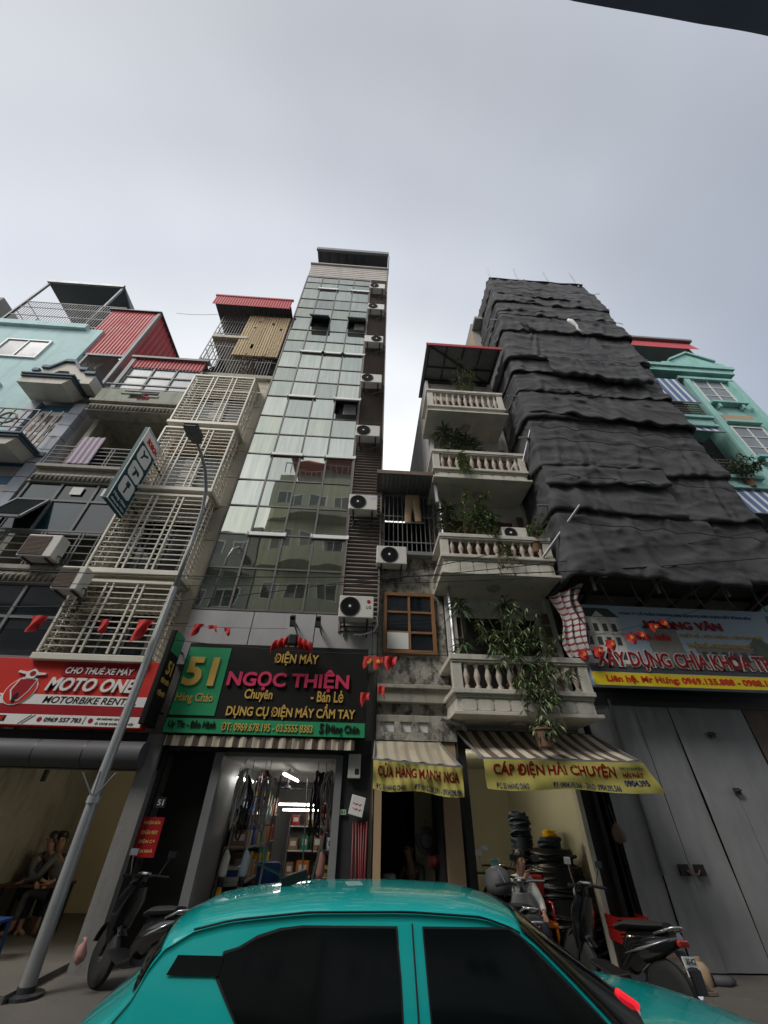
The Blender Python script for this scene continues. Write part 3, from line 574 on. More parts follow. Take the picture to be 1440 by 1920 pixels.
for q, (zb, zt) in enumerate(tiers):
    t = thing('window_cage', lab[q], 'window cage', ((CX0+CX1)/2, CW, zb), 'cream window cages')
    m = MB(); W = CX1-CX0
    for x in (CX0, CX1): m.bar((x, CY, zb+.13), (x, CY, zt), .045)
    for f_ in (.315, .385, .635, .705): m.bar((CX0+W*f_, CY-.004, zb+.13), (CX0+W*f_, CY-.004, zt), .034)
    n = int((zt-zb)/.135)
    for k in range(1, n): z = zb+.13+(zt-zb-.13)*k/n; m.bar((CX0, CY+.01, z), (CX1, CY+.01, z), .02)
    m.bar((CX0, CY, zt), (CX1, CY, zt), .06)
    m.build('front_grille', mt['cream_bars'], t)
    for s, x in ((0, CX0), (1, CX1)):
        m = MB()
        for k in range(0, n): z = zb+.13+(zt-zb-.13)*k/n; m.bar((x, CY, z), (x, CW-.02, z), .02)
        for y in (CY+.2, CY+.42): m.bar((x, y, zb+.13), (x, y, zt), .026)
        if s == 0 or q > 1:                     # diagonal lattice
            h = .21; kk = int((zt-zb)/h)
            for k in range(kk): z = zb+.13+k*h; m.bar((x, CY, z), (x, CY+.31, z+h), .014).bar((x, CY+.31, z), (x, CY, z+h), .014).bar((x, CY+.31, z), (x, CW-.02, z+h), .014).bar((x, CW-.02, z), (x, CY+.31, z+h), .014)
        m.build('side_grille', mt['cream_bars'], t)
    MB().box(CX0-.05, CX1+.05, CY-.05, CW-.001, zb-.02, zb+.10).build('floor_slab', mt['cream_bars'], t, bevel=.01)
    MB().sheet(lambda u, v: (CX0-.03+(W+.06)*u, CY-.02+(CW-CY)*v, zt+.06+.1*v-.012*(round(u*30) % 2)), 30, 1, .004).build('cover_sheet', mt['cream_bars'], t)
ac_unit('air conditioner with brown front at the left foot of the cream window cages', -6.0, 5.30, 7.30, .5, .52, .3, flatgrille=True)
# roof terrace
Y = 8.3
m = MB().use(0).box(-6.3, -3.82, 11.2, 11.3, 14.55, 19.3).box(-6.25, -6.2, 8.5, 11.2, 14.55, 16.2).use(1).box(-6.7, -5.3, 8.15, 10.8, 16.95, 17.12)
m.build('terrace_wall', [mt['roof_dark'], mt['cream']], B)
m = MB()
for k in range(26): x = fx(-6.7,Y)+k*.108; m.bar((x, Y, 14.5), (x, Y, 19.25), .02)
for k in range(1, 5): m.bar((fx(-6.7,Y), Y, 14.5+k), (-3.9, Y, 14.5+k), .024)
for k in range(14): y = Y+k*.2; m.bar((fx(-6.72,Y), y, 14.5), (fx(-6.72,Y), y, 19.1), .02)
for k in range(1, 8): m.bar((fx(-6.72,Y), Y, 14.5+k*.6), (fx(-6.72,Y), 11, 14.5+k*.6), .02)
m.build('terrace_bars', mt['dark_steel'], B)
m = MB().use(0)
for k in range(18): x = -5.62+k*.098; m.box(x, x+.075, Y-.12, Y-.05, 15.75, 18.95)
m.use(1)
for z in (16.1, 16.9, 17.7, 18.5): m.box(-5.64, -3.86, Y-.05, Y-.02, z, z+.05)
m.use(0)
rnd = random.Random(5)
for k in range(40): x = -5.62+rnd.randrange(18)*.098; z = rnd.uniform(15.9,18.6); m.box(x-.004, x+.079, Y-.125, Y-.121, z, z+rnd.uniform(.15,.4))
m.build('slatted_screen', [mt['bamboo'], mt['plank']], B)
MB().sheet(lambda u, v: (-7.2+3.32*u, 7.85+3.6*v, 19.35+.25*v-.02*(round(u*30) % 2)), 30, 1, .005).build('roof', mt['roof_dark'], B)
MB().corr(-7.2, -3.88, 19.0, 19.75, 7.8, .11, .02).box(-7.24, -3.84, 7.76, 7.84, 19.76, 19.86).build('roof_fascia', mt['red_sheet'], B)
for zc, yc, n_ in ((15.0, 8.6, 3),):
    m = MB()
    for k in range(9):
        g = k*.7; m.tube([(-5.1+.05*k, 8.3, 14.6), (-5.1+.06*k+.3*math.cos(g), 8.1, 15.2+.1*(k%3)), (-5.0+.1*k+.5*math.cos(g), 8.0, 15.0+.2*(k%4))], .014, 4)
    tag(m.build('bare_vine', mt['stem']), 'bare twisted vine stems hanging on the terrace bars below the slatted screen', 'plant')

# ================================================================ dark glazed house with balconies
D = thing('balcony_house', 'grey stone house with dark glazing, twisted rope trim and red topped sun room', 'building', (-7.6, 12, 0))
YD = 7.85
def d(x): return fx(x, YD)
X0, X1 = fx(-9.28, YD), fx(-6.55, YD)          # -8.88 .. -6.27
m = MB().use(0).box(X0, X1, 9.9, 19, .2, 13.2).box(X0, X0+.16, YD+.5, 9.9, .2, 13.0).box(X1-.16, X1, YD+.5, 9.9, .2, 13.0).use(1).box(X0+1.1, X0+2.1, 9.82, 9.898, 8.9, 11.0)
m.box(X0+.17, X0+.2, 8.9, 9.5, 9.6, 11.0)
m.build('wall', [mt['stone'], mt['void']], D)
def rope_slab(zb, zt, zt2, y=YD):
    m = MB().use(0).box(X0-.03, X1+.03, y+.06, 9.9, zb+.16, zt)
    m.box(X0-.06, X1+.06, y-.06, y+.2, zt-.08, zt+.02).use(1)
    n = 22
    for k in range(n):
        x = X0+(k+.2)*(X1-X0)/n; m.tube([(x, y+.02, zb), (x+.07, y-.03, zb+.1), (x+.15, y+.02, zb+.2)], [.03,.05,.03], 6)
    m.use(0).box(X0-.05, X1+.05, y+.03, y+.4, zb-.05, zb+.02)
    return m.build('balcony', [mt['stone'], mt['stone']], D)
b3 = rope_slab(11.62, 12.02, 0); b2 = rope_slab(8.62, 9.12, 0); b1 = rope_slab(5.72, 6.05, 0)
MB().lathe([(.001,-.06),(.12,-.05),(.13,-.001)], ((X0+X1)/2+.2, 8.8, 11.62), 14).build('ceiling_lamp', mt['white_metal'], D)
def rail(zb, zt, nh, y, parent, posts, mat='alu'):
    m = MB()
    for k in range(nh+1): z = zb+(zt-zb)*k/nh; m.bar((X0, y, z), (X1, y, z), .035 if k == nh else .022)
    for f_ in posts:
        x = X0+(X1-X0)*f_; m.bar((x-.04, y, zb), (x-.04, y, zt), .025).bar((x+.04, y, zb), (x+.04, y, zt), .025)
    return m.build('railing', mt[mat], parent)
rail(9.13, 9.86, 5, YD, b2, (.0, .28, .62, .9, 1)); rail(6.06, 7.02, 5, YD, b1, (.0, .18, .5, .83, 1))
# stepped parapet of the upper balcony
MB().box(X0, X0+.75, YD, YD+.1, 12.03, 12.66).box(X0+.75, X0+1.0, YD, YD+.1, 12.03, 12.42).box(X0+1.0, X0+1.3, YD, YD+.1, 12.03, 12.2).box(X0+.70, X0+1.35, YD-.03, YD+.12, 12.42, 12.5).build('parapet', mt['green_render'], b3)
MB().box(X1-.75, X1, YD, YD+.1, 12.03, 12.66).box(X1-.95, X1-.75, YD, YD+.1, 12.03, 12.4).box(X1-1.0, X1-.7, YD-.03, YD+.12, 12.3, 12.38).build('parapet', mt['green_render'], b3)
m = MB()
for k in range(4): m.bar((X0, YD+.05, 12.2+k*.19), (X1, YD+.05, 12.2+k*.19), .022)
m.bar((X0, YD+.02, 12.95), (X1, YD+.02, 12.95), .05)
m.build('railing', mt['alu'], b3)
def glazing(zb, zt, xs, zs, y, glass, extra=None):
    m = MB()
    for x in xs: m.box(x-.03, x+.03, y-.05, y+.03, zb, zt)
    for z in zs: m.box(xs[0]-.03, xs[-1]+.03, y-.045, y+.025, z-.03, z+.03)
    f = m.build('window', mt['alu'], D)
    for i in range(len(xs)-1):
        for j in range(len(zs)-1): MB().box(xs[i]+.03, xs[i+1]-.03, y-.012, y-.004, zs[j]+.03, zs[j+1]-.03).build('pane', glass[(i+j) % len(glass)], f)
    return f
Wd = X1-X0
glazing(7.02, 8.58, [X0, X0+Wd*.33, X0+Wd*.68, X1], [7.02, 8.0, 8.58], YD+.12, [mt['dark_glass'], mt['teal_glass']])
glazing(4.15, 5.68, [X0, X0+Wd*.3, X0+Wd*.62, X1], [4.15, 4.95, 5.68], YD+.12, [mt['dark_glass']])
f = MB().bar((X0+.06, YD+.05, 7.97), (X0+.06, YD-.34, 7.15), .05).bar((X0+Wd*.32, YD+.05, 7.97), (X0+Wd*.32, YD-.34, 7.15), .05).bar((X0+.06, YD-.34, 7.15), (X0+Wd*.32, YD-.34, 7.15), .06).bar((X0+.06, YD+.05, 7.97), (X0+Wd*.32, YD+.05, 7.97), .05).build('open_window', mt['alu'], D)
MB().quad((X0+.06, YD+.05, 7.97), (X0+Wd*.32, YD+.05, 7.97), (X0+Wd*.32, YD-.34, 7.15), (X0+.06, YD-.34, 7.15)).build('pane', mt['dark_glass'], f)
for a, b in ((.45,.56),(.75,.92)): MB().box(X0+Wd*a, X0+Wd*b, YD+.06, YD+.075, 8.2, 8.45).build('paper_sheet', mt['cloth_white'], D)
# sun room
glazing(12.98, 14.32, [X0+.15, X0+.95, X0+1.75, X1], [12.98, 13.8, 14.32], 8.15, [mt['grey_glass']])
m = MB().use(0).corr(X0+.1, X1, 14.33, 14.85, 8.1, .12, .025).use(1).box(X0-.05, X1+.1, 8.0, 8.2, 14.86, 14.97).box(X0-.02, X0+.12, 8.05, 8.25, 12.9, 14.86).box(X0, X1, 8.2, 12, 14.80, 14.86)
m.build('sun_room_top', [mt['red_sheet'], mt['alu']], D)
ac_unit('brown fronted air conditioner hung outside the grey balcony railing, left of the cream window cages', fx(-7.75,7.5), 6.08, 7.42, .72, .55, .3, fan=-.1, flatgrille=True)
t = MB().sheet(lambda u, v: (X0+.62+.62*u, YD-.05+.015*math.sin(u*25), 9.2+1.05*v-.0*u), 30, 6, .01).build('hanging_cloth', mt['lilac'], smooth=True)
tag(t, 'pale lilac cloth hung to dry over the grey balcony railing', 'laundry')
# projecting tool sign
pt = thing('projecting_sign', 'dark teal box sign with three tool pictures, standing out beside the street lamp', 'sign', (-6.0, 7.75, 7.42))
MB().box(-6.05, -5.95, 6.98, 7.76, 7.42, 9.88).build('box', mt['teal_sign'], pt)
m = MB().box(-5.95, -5.935, 6.98, 7.0, 7.42, 9.88).box(-5.95, -5.935, 7.74, 7.76, 7.42, 9.88).box(-5.95, -5.935, 7.0, 7.74, 9.86, 9.88).box(-5.95, -5.935, 7.0, 7.74, 7.42, 7.44).build('edge_trim', mt['white_metal'], pt)
fr = (Vector((-5.949, 6.98, 7.42)), Vector((0,1,0)), Vector((0,0,1)), Vector((1,0,0)))
def yz(poly, mat, name, lift=.004):
    MB().prism([(6.98+p[0], 7.42+p[1]) for p in poly], -5.9495, -5.95+lift, 'x').build(name, mat, pt)
yz([(.02,1.98),(.76,1.98),(.76,2.44),(.02,2.44)], mt['sign_white'], 'white_panel')
yz([(.02,2.40),(.76,2.40),(.76,2.44),(.02,2.44)], mt['sky_blue'], 'blue_edge', .006)
for k in range(3):
    b = .40+k*.53; c = .06
    yz([(.12,b+c),(.12+c,b),(.66-c,b),(.66,b+c),(.66,b+.46-c),(.66-c,b+.46),(.12+c,b+.46),(.12,b+.46-c)], mt['sign_white'], 'picture_panel', .005)
yz([(.34,.46),(.40,.46),(.41,.66),(.46,.68),(.46,.80),(.30,.80),(.30,.68),(.35,.66)], mt['teal_sign'], 'tool_picture', .008)
yz([(.24,1.24),(.52,1.24),(.56,1.14),(.48,1.12),(.44,1.18),(.38,1.02),(.30,1.02),(.34,1.2),(.24,1.2)][::-1], mt['teal_sign'], 'tool_picture', .008)
yz([(.26,1.56),(.34,1.60),(.36,1.7),(.54,1.8),(.50,1.85),(.36,1.78),(.28,1.86),(.24,1.82),(.31,1.72)], mt['teal_sign'], 'tool_picture', .008)
letters(pt, 'BOSCH', .20, .70, 2.08, 2.24, 0, mt['sign_red'], .04, frame=(fr[0]+Vector((.005,0,0)), fr[1], fr[2], fr[3]))
letters(pt, 'Hàng Cháo', .1, .68, .2, .3, 0, mt['sign_white'], .01, frame=(fr[0], fr[1], fr[2], fr[3])); letters(pt, 'dụng cụ điện', .1, .68, .08, .15, 0, mt['sign_white'], .01, frame=fr)
for z in (9.4, 7.9): MB().bar((-6.0, 7.76, z), (-6.0, 8.36, z), .04).build('bracket', mt['dark_metal'], pt)

# ================================================================ motorbike rental shop
MS = thing('shop_sign', 'red motorbike rental sign with white scooter emblem', 'sign', (-5.3, 7.8, 3.0))
YM = 7.78
MB().box(-6.95, -3.76, YM, YM+.2, 2.98, 4.10).build('board', mt['sign_red'], MS, bevel=.012)
m = MB().box(-6.95, -3.78, YM-.004, YM-.001, 3.0, 3.16).box(-6.95, -3.80, YM-.004, YM-.001, 3.32, 3.48).build('white_band', mt['sign_white'], MS)
MB().box(-6.95, -3.79, YM-.003, YM-.001, 3.165, 3.315).build('crimson_band', mt['sign_crimson'], MS)
mb = [(-5.53,3.84),(-5.49,3.80),(-4.2,3.80),(-4.16,3.84),(-4.16,3.98),(-4.2,4.02),(-5.49,4.02),(-5.53,3.98)]
MB().prism(mb, YM-.012, YM-.001).build('name_plaque', mt['sign_crimson'], MS)
letters(MS, 'CHO THUÊ XE MÁY', -5.46, -4.24, 3.84, 3.985, YM-.013, mt['sign_white'], .02, .1)
letters(MS, 'MOTO ONE', -5.66, -4.10, 3.54, 3.77, YM-.004, mt['sign_white'], .03, .2, .03)
letters(MS, 'MOTORBIKE RENTAL', -5.60, -3.98, 3.345, 3.455, YM-.005, mt['sign_black'], .01, .2, .004)
letters(MS, 'MOTO', -6.8, -6.38, 3.06, 3.12, YM-.005, mt['sign_black'], .03, 0, .004)
MB().box(-6.35, -6.07, YM-.008, YM-.0045, 3.045, 3.135).build('black_tag', mt['sign_black'], MS)
letters(MS, 'ONE', -6.32, -6.10, 3.06, 3.12, YM-.009, mt['sign_red'], .04, 0, .004)
letters(MS, '0969 557 783', -5.42, -4.80, 3.05, 3.12, YM-.005, mt['sign_black'], .02, .1, .004)
letters(MS, '49 HÀNG CHÁO,', -4.55, -4.06, 3.095, 3.14, YM-.005, mt['sign_black'], .02, .1, .004); letters(MS, 'Ô CHỢ DỪA, HÀ NỘI', -4.55, -3.9, 3.02, 3.07, YM-.005, mt['sign_black'], .02, .1, .004)
for x in (-5.5, -4.64): MB().lathe([(.001,-.008),(.04,-.008),(.04,-.0045)], (x, YM, 3.085), 14, 'y').build('round_mark', mt['sign_crimson'], MS)
MB().bar((-5.82, YM-.006, 3.01), (-5.66, YM-.006, 3.15), .008).bar((-5.76, YM-.006, 3.01), (-5.60, YM-.006, 3.15), .008).bar((-4.76, YM-.006, 3.03), (-4.74, YM-.006, 3.15), .008).build('stripe_mark', mt['sign_black'], MS)
cx, cz = -6.07, 3.53                     # scooter seen from the front: oval body, apron, handlebar, headlamp
def ell(rx, rz, n=28, x=0, z=0, sh=.18): return [(cx+x+rx*math.cos(2*math.pi*k/n)+sh*(z+rz*math.sin(2*math.pi*k/n)), cz+z+rz*math.sin(2*math.pi*k/n)) for k in range(n)]
MB().prism(ell(.36,.335), YM-.014, YM-.001).build('emblem', mt['sign_white'], MS)
MB().prism(ell(.335,.31), YM-.020, YM-.0145).build('emblem_ring', mt['sign_red'], MS)
MB().prism([(cx-.20+.05,cz+.28),(cx+.24+.05,cz+.28),(cx+.22,cz+.0),(cx+.08,cz-.24),(cx-.1,cz-.24),(cx-.24,cz+.0)], YM-.026, YM-.0205).build('emblem_apron', mt['sign_white'], MS)
MB().prism([(cx-.17+.05,cz+.26),(cx+.21+.05,cz+.26),(cx+.19,cz+.0),(cx+.06,cz-.21),(cx-.08,cz-.21),(cx-.20,cz+.0)], YM-.030, YM-.0265).build('emblem_shield', mt['sign_crimson'], MS)
MB().prism(ell(.05,.11,16,0,-.16), YM-.036, YM-.0305).build('emblem_wheel', mt['sign_black'], MS)
MB().prism([(cx-.28,cz+.42),(cx-.26,cz+.47),(cx-.05,cz+.44),(cx+.1,cz+.52),(cx+.22,cz+.43),(cx+.42,cz+.42),(cx+.41,cz+.38),(cx+.2,cz+.36),(cx+.17,cz+.28),(cx-.02,cz+.28),(cx-.06,cz+.38)], YM-.036, YM-.001).build('emblem_bars', mt['sign_white'], MS)
MB().prism(ell(.07,.06,16,.10,.40,0), YM-.042, YM-.0365).build('emblem_lamp', mt['sign_crimson'], MS)
for o in MS.children:                    # the emblem was drawn large: bring it to its size on the board
    if o.name.startswith('emblem'):
        for v_ in o.data.vertices: v_.co.x = (v_.co.x-cx+ORG[MS.name].x)*.72+cx-ORG[MS.name].x; v_.co.z = (v_.co.z-cz+ORG[MS.name].z)*.72+cz-ORG[MS.name].z
letters(MS, 'ONE', -6.74, -6.36, 3.35, 3.45, YM-.005, mt['sign_crimson'], .03, .2, .004)
m = MB().use(0).tube([(-8.0, 7.95, 2.62), (-3.62, 7.95, 2.62)], .20, 16)
for x in (-5.35, -4.55): m.use(1).lathe([(.203,-.006),(.203,.006)], (x, 7.95, 2.62), 16, 'x')
tag(m.build('rolled_awning', [mt['grey_cloth'], mt['black']], smooth='auto'), 'dark rolled awning drum under the red motorbike rental sign', 'awning')
RS = thing('rental_shop', 'dim open shop with tan walls under the motorbike rental sign', 'shop', (-6, 9, .15))
room(RS, -8.0, -3.72, 8.3, 12.0, .15, 2.75, mt['tan_wall'], mt['tile_floor'], mt['tan_wall'])
MB().use(3).box(-3.70, -3.42, 8.05, 8.4, .15, 2.96).use(1).box(-8.5, -3.42, 8.15, 8.4, 2.42, 2.98).use(2).box(-5.48, -5.42, 8.5, 8.56, 2.25, 2.42).build('shop_front', [mt['panel_grey'], mt['dark_metal'], mt['black'], mt['pillar']], RS)
MB().box(-8, -3.8, 7.0, 8.3, .12, .22).build('step', mt['paving'], RS)
MB().box(-5.8, -3.75, 8.4, 8.42, .25, 2.4).box(-7.2,-7.15,8.3,8.45,.2,2.45).build('glass_door', mt['dark_metal'], RS) if 0 else None
po = thing('poster', 'red poster with yellow writing on the dark pillar left of the 51 shop', 'poster', (-3.17, 8.1, 1.3))
MB().box(-3.40, -3.06, 8.19, 8.2, 1.31, 1.80).build('sheet', mt['sign_crimson'], po)
for k, s in enumerate(('NHẬN SỬA', 'CHỮA MÁY', 'ĐIỆN CƠ', 'TẬN NHÀ')): letters(po, s, -3.36, -3.10, 1.70-k*.115, 1.76-k*.115, 8.189, mt['gold'], .03, 0, .003)
hn = thing('house_number', 'small dark house number plate above the red poster', 'sign', (-3.2, 8.19, 1.95))
MB().box(-3.28, -3.12, 8.19, 8.2, 1.92, 2.06).build('plate', mt['dark_metal'], hn); letters(hn, '51', -3.25, -3.15, 1.95, 2.03, 8.189, mt['sign_white'], .02, 0, .003)

# ================================================================ blue and grey house, far left
A = thing('blue_house', 'narrow house with grey tiled pilasters, blue door reveals and stepped white canopies', 'building', (-10.6, 12, 0))
YA = 8.15
xa0, xa1 = -11.05, -9.28
m = MB().use(0).box(xa0, xa1, YA+.25, 19, .2, 13.2)
for (p0, p1) in ((-9.64, xa1), (xa0, -10.70)):
    z = .2; k = 0
    while z < 12.1: m.use(1).box(p0, p1, YA, YA+.249, z+.012, z+.53); z += .545
m.use(2).box(p0, xa1, YA+.02, YA+.24, .2, 12.1) if 0 else None
m.build('wall', [mt['white_paint'], mt['bluegrey']], A)
for zt in (12.1, 9.0, 5.9):
    MB().use(0).box(-10.70, -9.64, YA+.10, YA+.24, zt-2.6, zt).build('door_reveal', mt['blue_paint'], A)
    f = MB().box(-10.55, -9.66, YA+.06, YA+.099, zt-2.6, zt-.35).build('door', mt['white_paint'], A)
    for i in range(3):
        for j in range(4): MB().box(-10.48+i*.28, -10.32+i*.28, YA+.048, YA+.059, zt-.85-j*.45, zt-.55-j*.45).build('door_pane', mt['dark_wood'], f)
for zt in (12.5, 9.75, 6.65):
    m = MB().use(0).prism([(xa0,zt-.32),(-9.72,zt-.32),(-9.55,zt-.05),(xa0,zt-.05)], YA-.7, YA-.001).use(1).box(xa0, -9.5, YA-.76, YA-.001, zt-.049, zt+.03).box(xa0, -9.45, YA-.8, YA-.001, zt+.031, zt+.09)
    m.use(1).box(-9.5, xa1, YA-.05, YA-.002, zt-.05, zt+.09)
    m.build('canopy', [mt['white_trim'], mt['slate_trim']], A)
for zt in (9.85, 6.75):
    m = MB()
    for z in (.0, .28, .62, 1.05): m.bar((xa0, YA-.68, zt+z), (-9.6, YA-.68, zt+z), .03)
    for k in range(7): x = xa0+.1+k*.33; m.bar((x, YA-.68, zt), (x, YA-.68, zt+1.05), .025)
    for k in range(6): m.bar((-9.6, YA-.68+k*.12, zt+.02), (-9.6, YA-.68+k*.12, zt+1.0-.03*k), .02).bar((-9.6, YA-.68+k*.12, zt+.95-.03*k), (-9.55, YA-.72+k*.12, zt+1.05-.03*k), .03)
    m.build('railing', mt['dark_metal'], A)
    for x in (-11.2, -10.25):
        m = MB().tube([(x+.22*math.cos(g*math.pi/8), YA-.72, zt+.6+.22*math.sin(g*math.pi/8)) for g in range(17)], .03, 6); m.build('railing_ring', mt['gold' if 0 else 'khaki'], A)
# stepped pediment
def ped(y0, y1, dz, grow, mi, m):
    pts = [(xa0-.1,13.0),(-10.95,13.0),(-10.95,13.2),(-10.7,13.2),(-10.4,13.62),(-10.1,13.62),(-9.75,13.2),(-9.5,13.2),(-9.5,13.0),(xa1+.12,13.0)]
    top = [(x, z+dz+grow) for x, z in pts]; bot = [(x, z+dz) for x, z in pts]
    m.use(mi)
    for i in range(len(pts)-1):
        if abs(pts[i][0]-pts[i+1][0]) > .01: m.prism([bot[i], bot[i+1], top[i+1], top[i]], y0, y1)
m = MB(); ped(YA-.5, YA+.3, -.45, .46, 0, m); ped(YA-.58, YA+.3, .012, .13, 1, m)
m.use(0).box(xa0, xa1, YA, YA+.24, 12.55, 12.8)
m.build('pediment', [mt['white_trim'], mt['slate_trim']], A)
m = MB()
rnd = random.Random(2)
for k in range(22): x = rnd.uniform(-10.3,-9.4); m.tube([(x, YA-.4, 13.5), (x+rnd.uniform(-.1,.1), YA-.42, 13.65), (x+rnd.uniform(-.25,.25), YA-.45, 13.75+rnd.uniform(0,.15))], [.008,.006,.002], 3)
tag(m.build('grass_tuft', mt['stem']), 'dry grass tuft growing on the stepped white pediment', 'plant')
# red corrugated shed on its roof
sh = thing('roof_shed', 'red corrugated steel shed standing on the roof of the blue and grey house', 'shed', (-10.3, 9, 13.3))
m = MB().corr(-11.6, fx(-9.36,8.4), 15.5, 18.95, 8.4, .13, .025)
m.build('front_wall', mt['red_sheet'], sh)
n = 36; m = MB(); xs = fx(-9.36, 8.4)
m.add([(xs+.025*(0,1,1,0)[i % 4], 8.4+4.5*i/(n*2), z) for i in range(n*2+1) for z in (14.9, 18.95)], [(2*i, 2*i+2, 2*i+3, 2*i+1) for i in range(n*2)])
m.build('side_wall', mt['red_sheet'], sh)
m = MB().use(0).box(-11.7, xs+.1, 8.3, 13, 18.96, 19.02).use(1).box(-11.6, xs, 8.36, 8.46, 15.38, 15.49).box(xs-.05, xs+.06, 8.35, 8.45, 13.3, 19.05)
m.bar((xa0+.1, 8.4, 13.3), (xa0+.1, 8.4, 15.4), .08).use(2).box(xa0+.1, xs, 11.0, 11.1, 13.3, 15.4)
m.build('frame', [mt['roof_dark'], mt['alu'], mt['void']], sh)

# ================================================================ pale turquoise building, far left
Tq = thing('turquoise_building', 'pale turquoise building at the far left with caged roof terrace', 'building', (-15, 14, 0))
m = MB().use(0).box(-20, -11.1, 8.3, 20, .2, 17.1).box(-20.1, -11.7, 8.16, 8.299, 16.95, 17.25).box(-20.1, -12.6, 8.2, 8.299, 12.9, 13.1)
m.build('wall', mt['teal_wall'], Tq)
window(Tq, -14.1, -12.45, 14.75, 15.95, 8.29, mt['white_metal'], mt['grey_glass'], 2, 1, .06)
MB().box(-15.6, -12.9, 8.24, 8.299, 10.6, 12.3).build('pale_panel', mt['cream'], Tq)
m = MB()
for k in range(40): x = -15.6+k*.11; m.bar((x, 8.5, 17.2), (x, 8.5, 19.5), .018)
for z in (17.6, 18.3, 19.0, 19.5): m.bar((-15.6, 8.5, z), (-11.3, 8.5, z), .03)
for k in range(14): m.bar((-15.6, 8.5+k*.25, 17.2), (-15.6, 8.5+k*.25, 19.5), .018)
for z in (17.9, 18.7, 19.5): m.bar((-15.6, 8.5, z), (-15.6, 12, z), .025)
m.build('terrace_bars', mt['dark_steel'], Tq)
m = MB().use(0).box(-16.1, -12.5, 8.7, 12.5, 21.9, 21.98).use(1).box(-16.1, -12.5, 8.6, 8.69, 21.85, 22.05).use(0).box(-16.0, -12.2, 12.6, 12.7, 17.2, 21.9).use(2).bar((-12.55, 8.7, 17.2), (-12.55, 8.7, 21.9), .08).bar((-16.0, 8.7, 17.2), (-16.0, 8.7, 21.9), .08).box(-14.6,-13.2,9,9.4,17.2,17.75)
m.use(1).prism([(8.6,21.9),(12.6,21.9),(12.6,20.6)], -12.5, -12.45, 'x')
m.build('terrace_roof', [mt['roof_dark'], mt['roof_grey'], mt['alu']], Tq)
MB().box(-24, -16.9, 8.6, 16, 17.1, 19.9).build('stair_block', mt['concrete_plain'], Tq)
tag(MB().box(-40, -20.2, 8.6, 20, 0, 15).build('far_building', mt['concrete_plain']), 'plain concrete building at the far left end of the street', 'building') if 0 else None
# ================================================================ building under construction, wrapped in netting
K = thing('construction_building', 'unfinished concrete building hidden behind scaffold netting and grey hoarding', 'building', (7.2, 12, 0))
m = MB().use(0).box(4.56, 9.75, 8.9, 20, 5.6, 21.2)
for k in range(6): m.box(4.54, 9.77, 8.3, 8.899, 6.0+k*2.9, 6.2+k*2.9)
m.use(1).box(5.0, 9.7, 8.6, 20, .15, 5.6).use(2).box(4.54, 4.555, 8.9, 14, 17.0, 20.5)
m.build('wall', [mt['concrete_plain'], mt['void'], mt['khaki']], K)
sc_ = thing('scaffold', 'bare scaffold poles poking out above and beside the black netting', 'scaffold', (7, 8, 5.7))
m = MB()
xl = lambda z: np.interp(z, [5.6,6.5,9,11.5,13.5,16,19,21.8], [4.55,4.50,4.50,4.60,4.62,4.76,4.95,5.10])
xr = lambda z: np.interp(z, [5.6,7,11,16,20,22.3], [9.5,9.5,9.42,9.66,9.66,9.67])
for f_ in (.03, .33, .66, .97): m.tube([(xl(6)+.2+f_*(xr(6)-xl(6)-.3), 7.12, 5.7), (xl(21)+.05+f_*(xr(21)-xl(21)-.1), 7.12, 23.5+.2*math.sin(f_*9))], .035, 6)
for z in (7.9, 10.4, 12.4, 17.6): m.tube([(xl(z)-.42, 7.0, z-.02), (xl(z)+.5, 7.0, z)], .028, 6)
for z in (19.3, 15.2): m.tube([(xr(z)-.3, 7.0, z), (xr(z)+.3, 7.0, z)], .028, 6)
m.tube([(4.0, 7.25, 6.55), (4.95, 6.7, 7.7)], .03, 6).tube([(4.15, 7.2, 9.6), (4.62, 6.9, 11.0)], .022, 6)
m.build('poles', mt['steel'], sc_, smooth='auto')
m = MB()
for k in range(5): m.box(4.6, 9.6, 7.0+k*.32, 7.28+k*.32, 6.28+.012*(k % 2), 6.33+.012*(k % 2))
for x in (5.2, 6.6, 8.1, 9.3): m.bar((x, 7.0, 6.22), (x, 8.4, 5.9), .08)
m.bar((7.7, 7.0, 6.2), (7.0, 8.3, 5.7), .07)
m.build('planks', mt['plank'], sc_)
NT = thing('scaffold_netting', 'black shade netting draped in sagging tiers over the whole scaffold', 'netting', (7, 7, 6.4))
hems = [21.95, 20.75, 19.25, 18.1, 16.75, 14.9, 13.9, 12.9, 11.5, 9.35, 7.9, 6.25]
